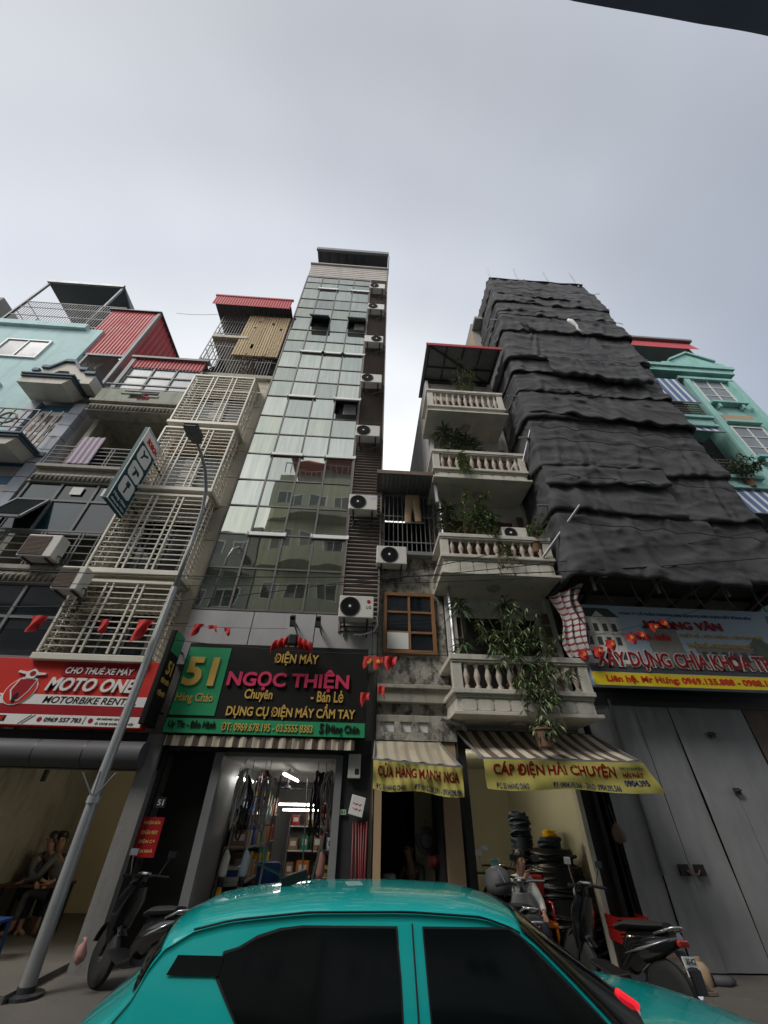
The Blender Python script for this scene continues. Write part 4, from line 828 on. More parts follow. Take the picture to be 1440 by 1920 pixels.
# the sheets are hung by a small cloth solver: tied to the poles, too long for the gap, so they sag into folds
def hang(zt, zb, s0, s1, slack, nu, nv, seed, every, hem_every, hslack=.05, iters=420):
    """returns the positions (s along the scaffold, d outwards, z) of each sheet of the lists, as one array"""
    T_ = len(zt); rg = np.random.RandomState(seed)
    tilt = np.random.RandomState(seed+99).uniform(-.34, .34, (T_, 1, 1)).astype('f')
    zt, zb, s0, s1, slack = [np.array(a, 'f')[:, None, None] for a in (zt, zb, s0, s1, slack)]
    u = np.linspace(0, 1, nu, dtype='f')[None, None, :]; v = np.linspace(0, 1, nv, dtype='f')[None, :, None]
    P = np.zeros((T_, nv, nu, 3), 'f'); P[..., 0] = s0+(s1-s0)*u; P[..., 2] = zt+(zb-zt)*v+tilt*(u-.5)*(.5+v)
    lh = ((s1-s0)/(nu-1)*(1+hslack)); lv = ((zt-zb)/(nv-1)*(1+slack)); ld = np.sqrt(lh**2+lv**2)
    q1 = rg.rand(T_, 1, nu//9+2); 
    for t in range(T_):                      # uneven first bulge so that no two folds are alike
        for k in range(26):
            a, b, w_, h_ = rg.rand()*1.0, rg.rand(), .03+.10*rg.rand(), .05+.12*rg.rand()
            P[t, :, :, 1] += (.10*rg.rand())*np.exp(-((u[0]-a)/w_)**2-((v[0]-b)/h_)**2)
    P[..., 1] += .04*np.sin(np.pi*v)
    pin = np.zeros((T_, nv, nu), bool)
    for t in range(T_):
        k = rg.randint(0, 3)
        while k < nu: pin[t, 0, k] = True; P[t, 0, k, 2] += .10*(rg.rand()-.5); k += max(2, int(every*(.4+1.2*rg.rand())))
        k = rg.randint(0, 6)
        while k < nu:
            pin[t, nv-1, k] = True; P[t, nv-1, k, 2] += .16*(rg.rand()-.5); k += max(2, int(hem_every*(.4+1.4*rg.rand())))
        pin[t, 0, 0] = pin[t, 0, -1] = pin[t, -1, 0] = pin[t, -1, -1] = True
    P[..., 1][pin] = .01; fix = P.copy(); V = np.zeros_like(P); pm = pin[..., None]
    def con(A, B, L_, k=.5):
        D = B-A; n_ = np.sqrt((D*D).sum(-1))+1e-6; c = (k*(n_-L_)/n_)[..., None]*D; return c
    Q = P.copy()
    for it in range(iters):
        vel = (P-Q)*.965; Q = P.copy(); P = P+vel; P[..., 2] -= .0011
        if it < 60: P[..., 1] += .0012*np.sin(np.pi*v)
        for r_ in range(3):
            C_ = np.zeros_like(P)
            c = con(P[:, :, :-1], P[:, :, 1:], lh); C_[:, :, :-1] += c; C_[:, :, 1:] -= c
            c = con(P[:, :-1], P[:, 1:], lv); C_[:, :-1] += c; C_[:, 1:] -= c
            c = con(P[:, :-1, :-1], P[:, 1:, 1:], ld, .25); C_[:, :-1, :-1] += c; C_[:, 1:, 1:] -= c
            c = con(P[:, :-1, 1:], P[:, 1:, :-1], ld, .25); C_[:, :-1, 1:] += c; C_[:, 1:, :-1] -= c
            c = con(P[:, :, :-2], P[:, :, 2:], lh*2, .06); C_[:, :, :-2] += c; C_[:, :, 2:] -= c
            c = con(P[:, :-2], P[:, 2:], lv*2, .06); C_[:, :-2] += c; C_[:, 2:] -= c
            P = P+C_*.5
            P[..., 1] = np.maximum(P[..., 1], .01); P = np.where(pm, fix, P)
    return P
def wrap(p, yf, yb=9.0, lift=0.):
    """carry (s, d, z) round the three sides of the scaffold"""
    s, d, z = float(p[0]), float(p[1])+lift, float(p[2]); x0, x1 = float(xl(z)), float(xr(z)); ls = yb-yf; fr = x1-x0; r_ = .22
    if s < ls: P_ = Vector((x0, yb-s, z)); n = Vector((-1,0,0)).lerp(Vector((0,-1,0)), .5*max(0, (s-ls+r_)/r_))
    elif s < ls+fr: P_ = Vector((x0+s-ls, yf, z)); n = Vector((0,-1,0)).lerp(Vector((-1,0,0)), .5*max(0, (r_-s+ls)/r_)).lerp(Vector((1,0,0)), .5*max(0, (r_-(ls+fr-s))/r_))
    else: P_ = Vector((x1, yf+s-ls-fr, z)); n = Vector((1,0,0)).lerp(Vector((0,-1,0)), .5*max(0, (r_-(s-ls-fr))/r_))
    n.normalize(); P_ += n*d; return (P_.x, P_.y, P_.z)
def net_parts(A, yfs, lift):
    for t in range(A.shape[0]):
        nv, nu = A.shape[1], A.shape[2]; V = []
        for j in range(nv):
            for i in range(nu):
                p = A[t, j, i]; s_, z_ = float(p[0]), float(p[2]); e_ = math.sin(math.pi*min(1, .04+j/(nv-1)))**.35; q_ = t*2.3
                sk = .55*noise.noise((s_*.18, z_*.25, q_))                       # folds run across, slanting up or down by turns
                c1 = (1-abs(noise.noise((s_*.26, z_*1.25+sk*3+s_*.12, q_)))*1.6); c2 = (1-abs(noise.noise((s_*.5+7, z_*2.6+sk*5-s_*.3, q_+5)))*1.7)
                c3 = (1-abs(noise.noise((s_*1.1+z_*1.3, z_*.7-s_*.2, q_+9)))*2)
                d_ = e_*(.055*max(0, c1)**4+.045*max(0, c2)**9+.04*max(0, c3)**9+.006*noise.noise((s_*2.5, z_*5, q_)))
                V.append(wrap((s_, p[1]*.9, z_), yfs[t], 9.0, lift[t]+d_))
        o = MB().add(V, [(j*nu+i, j*nu+i+1, (j+1)*nu+i+1, (j+1)*nu+i) for j in range(nv-1) for i in range(nu-1)]).build('netting_sheet', mt['net'], NT, smooth=True)
        b = o.modifiers.new('smooth', 'SUBSURF'); b.levels = 1; b.render_levels = 1
full = 2.08*2+5.0
nT = len(hems)-1
rs_ = np.random.RandomState(21); zt_, zb_, a_, b_, sl_, yf_, li_ = [], [], [], [], [], [], []
base_sl = [.05,.11,.18,.12,.26,.30,.16,.34,.04,.22,.12]
for q in range(nT):                           # each tier is two sheets that overlap somewhere along the front
    cut = 3.2+2.6*rs_.rand()
    for k_ in range(2):
        o_ = (rs_.rand()-.5)*.34 if 0 < q < nT-1 else 0
        zt_.append(hems[q]+.12+o_*.5); zb_.append(hems[q+1]-.06+o_); a_.append(0 if k_ == 0 else cut-.35); b_.append(cut+.35 if k_ == 0 else full)
        sl_.append(base_sl[q]*(.7+.7*rs_.rand())); yf_.append(7.1 if q == 0 else 6.95); li_.append(.0 if k_ else .05)
A = hang(zt_, zb_, a_, b_, sl_, 108, 32, 5, 11, 6, .05)
net_parts(A, yf_, li_)
# shorter loose sheets tied over the tiers, as patches
A = hang([14.75, 20.35, 17.4, 12.2, 19.0, 9.6], [13.3, 19.7, 16.5, 11.3, 18.2, 8.6], [3.3, 2.2, 3.0, 2.1, 1.2, 2.1], [6.6, 5.7, 7.2, 7.2, 3.9, 5.2], [.04, .1, .15, .2, .12, .15], 64, 20, 9, 7, 6, .05)
net_parts(A, [6.9, 6.95, 6.9, 6.9, 6.95, 6.9], [.12, .05, .08, .08, .05, .06])
MB().grid(lambda u, v: (xl(21.9)+(xr(21.9)-xl(21.9))*u, 7.05+2.2*v, 22.02+.1*noise.noise((u*6, v*3, 3))+.3*math.sin(v*math.pi)*0), 40, 12).build('netting_top', mt['net'], NT, smooth=True)
MB().grid(lambda u, v: (4.45+.5*u+.08*math.sin(v*9), 7.3+.9*u+.05*math.sin(u*20), 6.5-1.9*v+.25*u), 16, 20).build('netting_flap', mt['net'], NT, smooth=True)
MB().grid(lambda u, v: (4.6+5.0*u, 8.45+.06*math.sin(u*60)+.05*noise.noise((u*9, v*3, 1)), 5.5+1.3*v), 90, 8).build('netting_back', mt['net'], NT, smooth=True)
m = MB()
m.tube([(7.15, 6.45, 16.75), (7.2, 6.40, 16.5), (7.32, 6.42, 16.25), (7.28, 6.42, 16.0), (7.42, 6.42, 15.7)], [.05,.09,.06,.03,.05], 6)
tag(m.build('plastic_bag', mt['cloth_white'], smooth=True), 'torn white plastic bag snagged high on the black netting', 'plastic bag')
for k_, (za, zb_2) in enumerate(((20.1,20.0),(17.5,17.3),(14.5,14.2),(10.6,10.45),(10.1,9.9),(8.7,8.5),(7.2,6.95))):   # cords that tie the netting back
    MB().tube([(float(xl(za))+.05+(float(xr(za))-float(xl(za))-.1)*i/30, 6.70-.04*math.sin(i*1.1+k_), za+(zb_2-za)*i/30-.06*math.sin(i*.75+k_)**2) for i in range(31)], .010, 5).build('tie_cord', mt['black'], NT, smooth=True)
# striped woven tarp
t = MB().sheet(lambda u, v: (4.12+.42*u*(1+.9*max(0,v-.75)*4)-.06*math.sin(v*8)+.03*math.sin(u*18+v*5), 7.55-.16*u+.05*math.sin(u*22+v*6)-.4*u*max(0, v-.7), 4.42+1.3*v+.28*u*v), 30, 30, .005).build('woven_tarp', mt['tarp'], smooth=True)
tag(t, 'red white and blue striped tarp bunched left of the building company sign', 'tarp')
# company sign with six lamps
G = thing('company_sign', 'long building company sign with villa picture, red lettering and yellow phone strip', 'sign', (6.9, 7.7, 3.9))
YG = 7.6; gx0, gx1 = 4.52, 9.45
MB().box(gx0, gx1, YG, YG+.16, 3.92, 5.60).build('board', mt['sky_blue'], G, bevel=.008)
MB().box(gx0+.0, gx1, YG-.004, YG-.001, 3.93, 4.17).build('phone_strip', mt['sign_yellow'], G)
MB().box(gx0, gx1, YG-.003, YG-.001, 4.18, 4.30).build('road_picture', mt['roof_dark'], G)
MB().prism([(gx0,4.301),(gx0,4.34),(6.2,4.36),(gx1,4.33),(gx1,4.301)], YG-.004, YG-.001).build('grass_picture', mt['leaf_mid'], G)
m = MB().use(0).box(4.60, 5.46, YG-.006, YG-.001, 4.34, 5.32).use(1).prism([(4.55,5.32),(4.75,5.52),(5.3,5.52),(5.5,5.32)], YG-.007, YG-.001).use(0).prism([(4.90,5.33),(5.03,5.46),(5.16,5.33)], YG-.012, YG-.0075)
for i in range(4):
    for j in range(3): x, z = 4.66+i*.2, 4.42+j*.29; m.use(1).box(x, x+.10, YG-.009, YG-.0065, z, z+.17)
m.use(2)
for i in range(5): m.box(4.625+i*.2, 4.645+i*.2, YG-.010, YG-.0065, 4.35, 5.3)
m.box(4.6,5.46,YG-.010,YG-.0065,4.93,4.96)
m.build('villa_picture', [mt['sign_white'], mt['roof_dark'], mt['ac']], G)
m = MB().use(0).box(5.95, 6.65, YG-.005, YG-.001, 4.36, 5.1).box(6.9, 8.7, YG-.005, YG-.001, 4.36, 4.75).use(1).prism([(5.9,5.1),(6.1,5.25),(6.6,5.25),(6.75,5.1)], YG-.006, YG-.001)
for i in range(8): m.box(7.0+i*.21, 7.12+i*.21, YG-.007, YG-.0055, 4.45, 4.65)
m.use(2).prism([(8.2,4.5),(8.1,4.8),(8.35,5.0),(8.6,4.85),(8.55,4.5)], YG-.0075, YG-.0055).prism([(8.8,5.1),(8.9,5.5),(9.3,5.5),(9.4,5.1)], YG-.006, YG-.001)
m.build('house_picture', [mt['concrete_plain'], mt['roof_dark'], mt['leaf_dark']], G)
letters(G, 'CÔNG TY CỔ PHẦN THƯƠNG MẠI, DỊCH VỤ XÂY DỰNG BẤT ĐỘNG SẢN', 5.52, 8.52, 5.38, 5.48, YG-.003, mt['sign_blue'], .03, 0, .006)
letters(G, 'HƯƠNG VÂN', 6.0, 7.72, 5.10, 5.32, YG-.008, mt['sign_crimson'], .03, 0, .015)
letters(G, 'CÁ NHÂN - NHÂN', 5.52, 6.45, 4.84, 5.00, YG-.008, mt['sign_red'], .04, 0, .006)
letters(G, 'THIẾT KẾ - XÂY DỰNG - CẢI TẠO NHÀ', 6.68, 8.52, 4.92, 5.04, YG-.008, mt['gold'], .03, 0, .006)
letters(G, 'THIẾT KẾ - THI CÔNG PCCC', 6.75, 8.15, 4.72, 4.86, YG-.008, mt['gold'], .04, 0, .006)
letters(G, 'XÂY DỰNG CHÌA KHÓA TRAO TAY', 4.68, 9.42, 4.198, 4.662, YG-.011, mt['sign_white'], .085, 0, .01)
letters(G, 'XÂY DỰNG CHÌA KHÓA TRAO TAY', 4.70, 9.40, 4.212, 4.648, YG-.022, mt['sign_crimson'], .015, 0, .012)
letters(G, 'Liên hệ. Mr Hưng: 0969.135.888 - 0988.135.888', 4.78, 8.6, 3.965, 4.125, YG-.006, mt['sign_red'], .03, 0, .006)
gl = None
names = ['leftmost','second from the left','third from the left','fourth from the left','fifth from the left','rightmost']
for k in range(6):
    x = 5.22+k*.70
    if gl is None:
        gl = thing('sign_lamp', '', 'lamp', (0, 0, 0), 'lamps over the company sign')
        MB().tube([(.36, .05, 0), (.12, -.1, .18), (0, -.22, .42), (.02, -.28, .56)], .014, 6).build('arm', mt['alu'], gl, smooth=True)
        MB().obox((.06, -.33, .58), (.20, .14, .055), Matrix.Rotation(R(-20), 3, 'X')).build('lamp_head', mt['dark_metal'], gl, bevel=.01)
        MB().obox((.06, -.345, .548), (.16, .10, .008), Matrix.Rotation(R(-20), 3, 'X')).build('lens', mt['cloth_white'], gl)
    place(gl, k == 0, (x, YG, 5.60), 'goose neck lamp over the building company sign, %s of the six' % names[k])
# steel hoarding doors
HD = thing('hoarding', 'tall grey sheet steel hoarding doors closing off the building site', 'hoarding', (7, 8.2, .15))
seams = [4.50, 5.02, 5.52, 6.23, 6.89, 7.78]
for i in range(5):
    a, b = seams[i]+.006, seams[i+1]-.006
    MB().grid(lambda u, v: (a+(b-a)*u, 8.2-.012*(i % 2)+.024*noise.noise((a+u*1.1, v*2.2, i))+.010*noise.noise((u*5, v*6, i)), .17+(3.70-.02*i*0-.17)*v), 14, 40).build('panel', mt['door_panel'], HD, smooth=True)
MB().grid(lambda u, v: (7.79+2.0*u, 8.19+.012*noise.noise((u*2, v*3, 8)), .17+3.53*v), 14, 30).build('panel', mt['rust_panel'], HD, smooth=True)
m = MB().use(0).box(4.5, 9.8, 8.24, 8.6, 3.60, 3.95).box(4.46, 9.8, 8.16, 8.235, 3.70, 3.80)
for s in seams: m.use(0).box(s-.02, s+.02, 8.26, 8.3, .17, 3.6)
m.use(1).box(5.0, 5.03, 8.12, 8.18, 1.2, 3.8)
m.build('frame', [mt['dark_metal'], mt['alu']], HD)
for x, z in ((6.89,3.22),(6.89,2.33),(6.89,1.2)): MB().box(x-.05, x+.06, 8.15, 8.185, z-.05, z+.05).tube([(x-.06,8.14,z),(x+.07,8.14,z+.02)], .014, 6).build('hinge', mt['dark_metal'], HD)
for s in (-1, 1): MB().box(5.52+s*.13-.08, 5.52+s*.13+.08, 8.15, 8.185, 1.20, 1.34).build('latch_plate', mt['void'], HD)
MB().tube([(5.42,8.14,1.27),(5.47,8.12,1.22),(5.57,8.12,1.22),(5.63,8.14,1.27)], .012, 6).build('chain', mt['rust_panel'], HD)
tag(MB().box(3.99, 4.5, 8.32, 8.36, .15, 3.0).box(4.2, 4.28, 8.2, 8.3, .15, 2.9).build('gap_shade_sheet', mt['void']), 'dark sheet painted as shade in the gap between the cable shop and the grey hoarding', 'board')  # shade of the gap put in as a near black solid sheet
# ================================================================ sea green house at the right
E_ = thing('green_house', 'sea green house with pediment, striped balcony awnings and red roof fascia', 'building', (13, 13, 0))
YE = 8.3
m = MB().use(0).box(10.0, 14.75, YE+.5, 20, .2, 17.0).box(12.62, 14.75, YE, YE+.499, .2, 16.6).box(12.60, 12.85, YE-.12, YE-.001, .2, 16.2).box(14.5, 14.80, YE-.12, YE-.001, .2, 16.3)
m.box(10.0, 14.9, YE-.25, YE+.5, 16.52, 16.78).box(10.0, 14.98, YE-.33, YE+.5, 16.781, 16.97).box(12.4, 14.7, YE-.14, YE-.002, 16.2, 16.34)
m.use(1).box(10.0, 12.6, YE+.48, YE+.499, 7, 16.3)
m.build('wall', [mt['green_wall'], mt['void']], E_)
m = MB().prism([(12.1,16.98),(12.1,17.3),(12.5,17.35),(13.5,18.0),(14.5,17.45),(14.9,17.4),(14.9,16.98)], YE-.2, YE+.1).prism([(12.45,17.36),(13.5,18.03),(14.55,17.46),(14.55,17.56),(13.5,18.14),(12.45,17.46)], YE-.28, YE+.12).prism([(12.9,17.1),(13.5,17.7),(14.1,17.15)], YE-.23, YE-.201)
m.build('pediment', mt['green_wall'], E_)
MB().use(0).box(10.0, 14.85, 9.4, 16, 17.0, 19.6).use(1).bar((14.7, 8.6, 17.0), (14.75, 8.6, 19.6), .07).box(10.0, 14.9, 8.6, 16, 19.6, 19.72).build('terrace', [mt['void'], mt['concrete_plain']], E_)
m = MB().use(0).quad((9.8, 8.15, 18.65), (14.55, 8.15, 18.65), (14.75, 8.45, 19.75), (9.8, 8.45, 19.75)).add([], []).use(1).box(9.8, 14.85, 8.3, 8.6, 19.76, 19.9)
m.build('roof_fascia', [mt['red_sheet'], mt['alu']], E_)
for zb in (14.65, 11.62, 8.6, 5.6):
    window(E_, 13.0, 14.25, zb, zb+1.66, YE-.002, mt['white_metal'], mt['grey_glass'], 2, 3, .05, .05)
    m = MB().box(12.9, 14.35, YE-.22, YE-.001, zb-.12, zb-.02).box(13.1, 13.2, YE-.18, YE-.001, zb-.35, zb-.121).box(14.05, 14.15, YE-.18, YE-.001, zb-.35, zb-.121)
    m.build('window_ledge', mt['green_wall'], E_); MB().box(12.95, 14.3, YE-.14, YE-.001, zb-1.2, zb-1.1).build('window_hood', mt['green_wall'], E_)
    MB().box(13.05, 14.25, YE-.03, YE-.001, zb-1.05, zb-.68).build('stone_panel', mt['khaki'], E_)
for q, (zb, zt) in enumerate(((12.9, 13.35), (9.95, 10.36), (7.0, 7.4))):
    m = MB().box(10.0, 12.08, 8.0, YE+.48, zb, zt-.12).box(10.0, 12.16, 7.92, YE+.48, zt-.119, zt).box(10.0, 12.12, 7.95, YE+.4, zb-.1, zb-.001)
    m.build('balcony', mt['green_wall'], E_)
    m = MB()
    for k in range(6): m.bar((10.0, 8.02, zt+.1+k*.13), (12.06, 8.02, zt+.1+k*.13), .028)
    for k in range(5): x = 10.2+k*.46; m.bar((x, 8.02, zt), (x, 8.02, zt+.78), .028)
    m.build('railing', mt['plank'], E_)
for q, (za, zb2, lab) in enumerate(((15.85, 14.14, 'blue and white striped roller awning on the topmost balcony of the sea green house'), (12.85, 12.47, 'short blue and white striped awning on the middle balcony of the sea green house'), (9.93, 8.76, 'large blue and white striped awning at the right edge of the photo'))):
    awning('balcony_awning', lab, 10.1, 12.02, za, 8.06, 10.1, 12.12, zb2, 7.93-.1*(q == 2), mt['awn_blue'], .03)
tag(MB().use(0).box(15.4, 22, 9, 20, .2, 12.5).use(1).prism([(15.2,12.5),(18.5,14.6),(22,12.5)], 8.6, 20).build('far_house', [mt['concrete_plain'], mt['roof_dark']]), 'grey house with dark pitched roof beyond the sea green house', 'building')
# ================================================================ across the street, behind the viewer: some mirrored in the tower glass, the unseen rest sized to shade the street
def opposite(name, label, x0, x1, h, wall, yb=-4.5, floors=6, roofred=False):
    t = thing(name, label, 'building', ((x0+x1)/2, yb-4, 0))
    MB().box(x0, x1, yb-10, yb, .15, h).build('wall', wall, t)
    for k in range(1, floors):
        z = 3.4+(h-3.6)*(k-1)/(floors-1)
        def front(g): return (x0+(x1-x0)*g, yb+.9*math.sin(math.pi*g)**.6)
        pts = [front(i/16) for i in range(17)]
        m = MB().use(0).prism([(x0, yb)]+pts+[(x1, yb)], z-.12, z+.9, 'z').use(1)
        m.build('balcony', wall, t)
        for i in range(3):
            a = x0+.5+i*(x1-x0-.8)/3; window(t, a, a+(x1-x0)/3-.7, z+1.15, z+2.35, yb+.05, mt['white_metal'], mt['dark_glass'], 2, 1, .06)
    if roofred:
        m = MB().use(0).box(x0+.4, x1-.4, yb-6, yb-.3, h+2.2, h+2.35).use(1).box(x0+.6, x1-.6, yb-5, yb-1.5, h, h+2.2).use(2)
        for k in range(14): m.bar((x0+.3+k*(x1-x0-.6)/13, yb+.2, h), (x0+.3+k*(x1-x0-.6)/13, yb+.2, h+1.0), .05)
        m.bar((x0+.3, yb+.2, h+1), (x1-.3, yb+.2, h+1), .06)
        m.build('roof_canopy', [mt['red_sheet'], mt['concrete_plain'], mt['alu']], t)
    return t
opposite('opposite_building', 'pale yellow building with curved balconies across the street', -6.6, -.6, 21.0, mt['pale_yellow'], roofred=True)
opposite('opposite_building', 'unseen taller grey building across the street behind the viewer, right of the pale yellow one', -.5, 4.2, 20.5, mt['grey_wall'], floors=6)
opposite('opposite_building', 'unseen cream building across the street behind the viewer, right of the taller grey one', 4.3, 9.4, 20, mt['cream'], floors=6)
opposite('opposite_building', 'unseen long concrete building across the street, farthest right behind the viewer', 9.5, 26, 18.5, mt['concrete_plain'], floors=5)
opposite('opposite_building', 'unseen long plain building across the street, farthest left behind the viewer', -30, -12.6, 14.0, mt['grey_wall'], floors=4)
opposite('opposite_building', 'low grey building across the street, left of the pale yellow one', -12.5, -6.7, 16.5, mt['concrete_plain'], floors=5)
# dark cloth awning just overhead
t = MB().sheet(lambda u, v: (-.2+3.6*u, -.068+.0485*(u*3.6-.2-.454)-1.6*v, 3.30+.35*v-.03*abs(math.sin(u*37))*(1-v)**3+.05*math.sin(v*9+u*5)+.03*math.sin(u*40+v*3)), 140, 20, .004).build('overhead_awning', mt['awn_dark'], smooth=True)
tag(t, 'edge of a dark cloth awning hanging close overhead at the upper right corner', 'awning')
# ================================================================ street lamp
SL = thing('street_lamp', 'tall grey street lamp with curved arm and flat dark lamp head', 'street lamp', (-3.72, 7.25, .15))
MB().tube([(-3.72, 7.25, .15), (-3.80, 7.25, 2.0), (-3.82, 7.25, 5.4)], [.085, .075, .06], 12).build('pole', mt['steel'], SL, smooth='auto')
MB().tube([(-3.82, 7.25, 5.3), (-3.82, 7.22, 6.4), (-3.82, 7.12, 7.3), (-3.82, 6.95, 7.75), (-3.82, 6.6, 8.05), (-3.82, 6.2, 8.15), (-3.82, 5.85, 8.18)], [.045,.042,.04,.038,.036,.034,.034], 10).build('arm', mt['steel'], SL, smooth=True)
hd = MB().prism([(-3.945,5.40),(-3.695,5.40),(-3.68,5.7),(-3.76,5.87),(-3.88,5.87),(-3.96,5.7)], 8.165, 8.24, 'z').build('lamp_head', mt['dark_steel'], SL, bevel=.02)
m = MB()
for i in range(3):
    for j in range(4): m.box(-3.925+i*.075, -3.865+i*.075, 5.43+j*.065, 5.48+j*.065, 8.157, 8.164)
m.build('led_panel', mt['grey_glass'], hd)
MB().lathe([(.2,0),(.2,.03),(.10,.04),(.10,.09)], (-3.72, 7.25, .15), 14).build('base_plate', mt['dark_metal'], SL)
MB().lathe([(.095,1.95),(.095,2.03)], (-3.79, 7.25, 0), 14).bar((-3.79,7.2,2.0), (-3.50,7.0,2.3), .016).bar((-3.79,7.2,2.0), (-3.97,7.0,2.3), .016).bar((-3.8,7.2,2.0), (-3.72,7.0,2.32), .016).build('bracket_band', mt['steel'], SL)
# ================================================================ flags and cables
def pennant(label, x, y, z, w, h, seed, group, crumple=.5, star=None):
    rn = random.Random(seed); ph = rn.uniform(0, 6); tw = rn.uniform(-.6, .6)
    t = thing('red_flag', label, 'flag', (x, y, z), group)
    MB().sheet(lambda u, v: (x+(u-.5)*w*(1-crumple*.4*v)+.12*w*math.sin(v*5+ph)*v+tw*.15*v*h, y+.35*w*crumple*math.sin(u*7+ph+v*2)*(.3+v), z-h*v*(.75+.35*math.sin(u*3+ph))-.0), 12, 10, .003).build('cloth', mt['red_flag'], t, smooth=True)
    if star:
        cx, cz = x, z-h*.42; r_ = h*.24; yy = y-.35*w*crumple*1.3-.012
        if star == 's': poly = [(cx+(r_ if k % 2 == 0 else r_*.4)*math.sin(k*math.pi/5), cz+(r_ if k % 2 == 0 else r_*.4)*math.cos(k*math.pi/5)) for k in range(10)]; MB().prism(poly, yy-.003, yy).build('star', mt['yellow_cloth'], t)
        else: MB().tube([(cx+r_*.8*math.cos(a), yy, cz+r_*.8*math.sin(a)) for a in np.linspace(-2.4, 1.4, 10)], r_*.13, 5).bar((cx-r_*.5, yy, cz-r_*.6), (cx+r_*.45, yy, cz+r_*.4), r_*.22).build('hammer_and_sickle', mt['yellow_cloth'], t)
    return t
gA = 'red bunting over the motorbike shop'; gB = 'red bunting on the grey strip of the glass tower'; gC = 'red flags on the old narrow house'; gD = 'red bunting across the company sign'
pennant('crumpled red pennant farthest left, against the dark windows above the motorbike sign', -5.86, 7.0, 4.62, .26, .30, 1, gA)
pennant('small red pennant against the middle of the lowest cream window cage', -4.70, 7.0, 4.60, .16, .24, 2, gA)
pennant('large crumpled red pennant beside the street lamp pole', -3.98, 7.0, 4.62, .28, .40, 3, gA)
pennant('folded red pennant nearest the left end of the grey strip above the 51 sign', -3.22, 7.5, 4.78, .20, .26, 4, gB)
pennant('middle red pennant of three above the 51 sign', -2.95, 7.5, 4.76, .18, .16, 5, gB, .3)
pennant('smallest red pennant, rightmost of three above the 51 sign', -2.66, 7.5, 4.72, .13, .15, 6, gB, .3)
pennant('red flag with hammer and sickle at the right end of the 51 sign', .13, 7.4, 4.24, .18, .22, 7, gC, .12, 'h')
pennant('red flag with yellow star at the right end of the 51 sign', .31, 7.4, 4.24, .18, .22, 8, gC, .12, 's')
pennant('twisted red flag under the orange wood window', .55, 7.4, 4.25, .24, .36, 9, gC, .7)
pennant('narrow red pennant hanging low on the old concrete wall', .38, 7.4, 3.72, .13, .30, 10, gC, .5)
pennant('red pennant hanging over the lower right corner of the 51 sign', .09, 7.4, 3.60, .16, .28, 11, gC, .4)
for k, (x, z, st, lab) in enumerate(((4.22,4.44,'h','red flag with hammer and sickle first in the row, by the balcony rail'),(4.56,4.52,'s','red flag with star second in the row, over the first red letter'),(4.85,4.66,'h','red flag third in the row, on the villa picture'),(5.30,4.80,'s','red flag with star fourth in the row, right of the villa picture'),(5.53,4.86,'h','red flag fifth in the row, near the middle of the company sign'),(5.89,5.04,'s','red flag with star sixth in the row, left of the company name'),(6.12,5.13,'h','red flag last in the row, over the company name'))):
    pennant(lab, x, 7.2, z, .20, .19, 20+k, gD, .22, st)
rc = thing('cloth_bunch', 'bunch of red cloth tied over the top edge of the 51 sign', 'cloth', (-1.37, 7.6, 4.45))
for s in (-1, 1):
    MB().sheet(lambda u, v: (-1.37+s*(.05+.33*u)+.03*s*v*u, 7.62+.045*math.sin(u*20)-.1*math.sin(v*3), 4.66-.03*math.cos(u*20)*v-.13*u-.22*v*(1-.1*u)), 40, 12, .004).build('cloth', mt['red_flag'], rc, smooth=True)
MB().box(-1.46, -1.28, 7.5, 7.62, 4.44, 4.66).build('knot', mt['black'], rc, bevel=.03)
for x, lab in ((-1.42, 'black floodlight clamp on the grey strip above the red cloth bunch'), (-.90, 'black floodlight clamp on the grey strip right of the red cloth bunch')):
    q = thing('floodlight', lab, 'lamp', (x, 8.18, 4.95), 'floodlights above the 51 sign')
    MB().bar((x, 8.17, 5.05), (x-.03, 7.75, 5.02), .03).bar((x+.02, 8.17, 4.9), (x-.03, 7.75, 5.0), .025).build('arm', mt['black'], q)
    MB().obox((x-.03, 7.66, 4.98), (.10, .12, .22), Matrix.Rotation(R(35), 3, 'X')).build('lamp_head', mt['black'], q, bevel=.01)
    MB().obox((x-.03, 7.62, 4.92), (.08, .02, .10), Matrix.Rotation(R(35), 3, 'X')).build('lens', mt['grey_glass'], q)
def cable(label, p, q, sag, r=.011, group='cables along the street'):
    p, q = Vector(p), Vector(q)
    t = MB().tube([p.lerp(q, i/40)-Vector((0,0,sag*4*(i/40)*(1-i/40))) for i in range(41)], r, 5).build('cable', mt['cable'], smooth=True)
    return tag(t, label, 'cable', group)
cable('black cable sagging across the tower glass and up over the netting', (-14, 7.2, 5.9), (14, 6.6, 7.3), .95)
cable('thin black cable crossing just below the lowest tower glass', (-14, 7.25, 5.5), (3.9, 7.2, 6.0), .35, .008)
cable('thin black cable over the orange wood window and lower balcony', (-.2, 7.2, 5.72), (14, 6.5, 8.5), .35, .009)
cable('thin grey cable looped along the front of the 51 sign and the old house', (-6.2, 7.6, 4.75), (1.9, 7.5, 4.35), .18, .007)
cable('black cable rising past the street lamp to the upper balconies', (-9.0, 7.4, 4.9), (3.0, 7.2, 6.6), .5, .009)
cable('thin cable from the lowest tower air conditioner down to the shop front', (.2, 7.9, 5.2), (.22, 7.95, 2.9), .05, .009)
cable('bunting string across the motorbike sign', (-9, 7.02, 4.8), (-1.5, 7.5, 4.75), .12, .004)
cable('bunting string rising over the company sign', (-.2, 7.42, 4.3), (7.4, 7.2, 5.5), .30, .004)
cable('thin wire slung between the far rooftops', (-9.6, 9, 20.4), (-6.9, 8.6, 19.9), .15, .008)
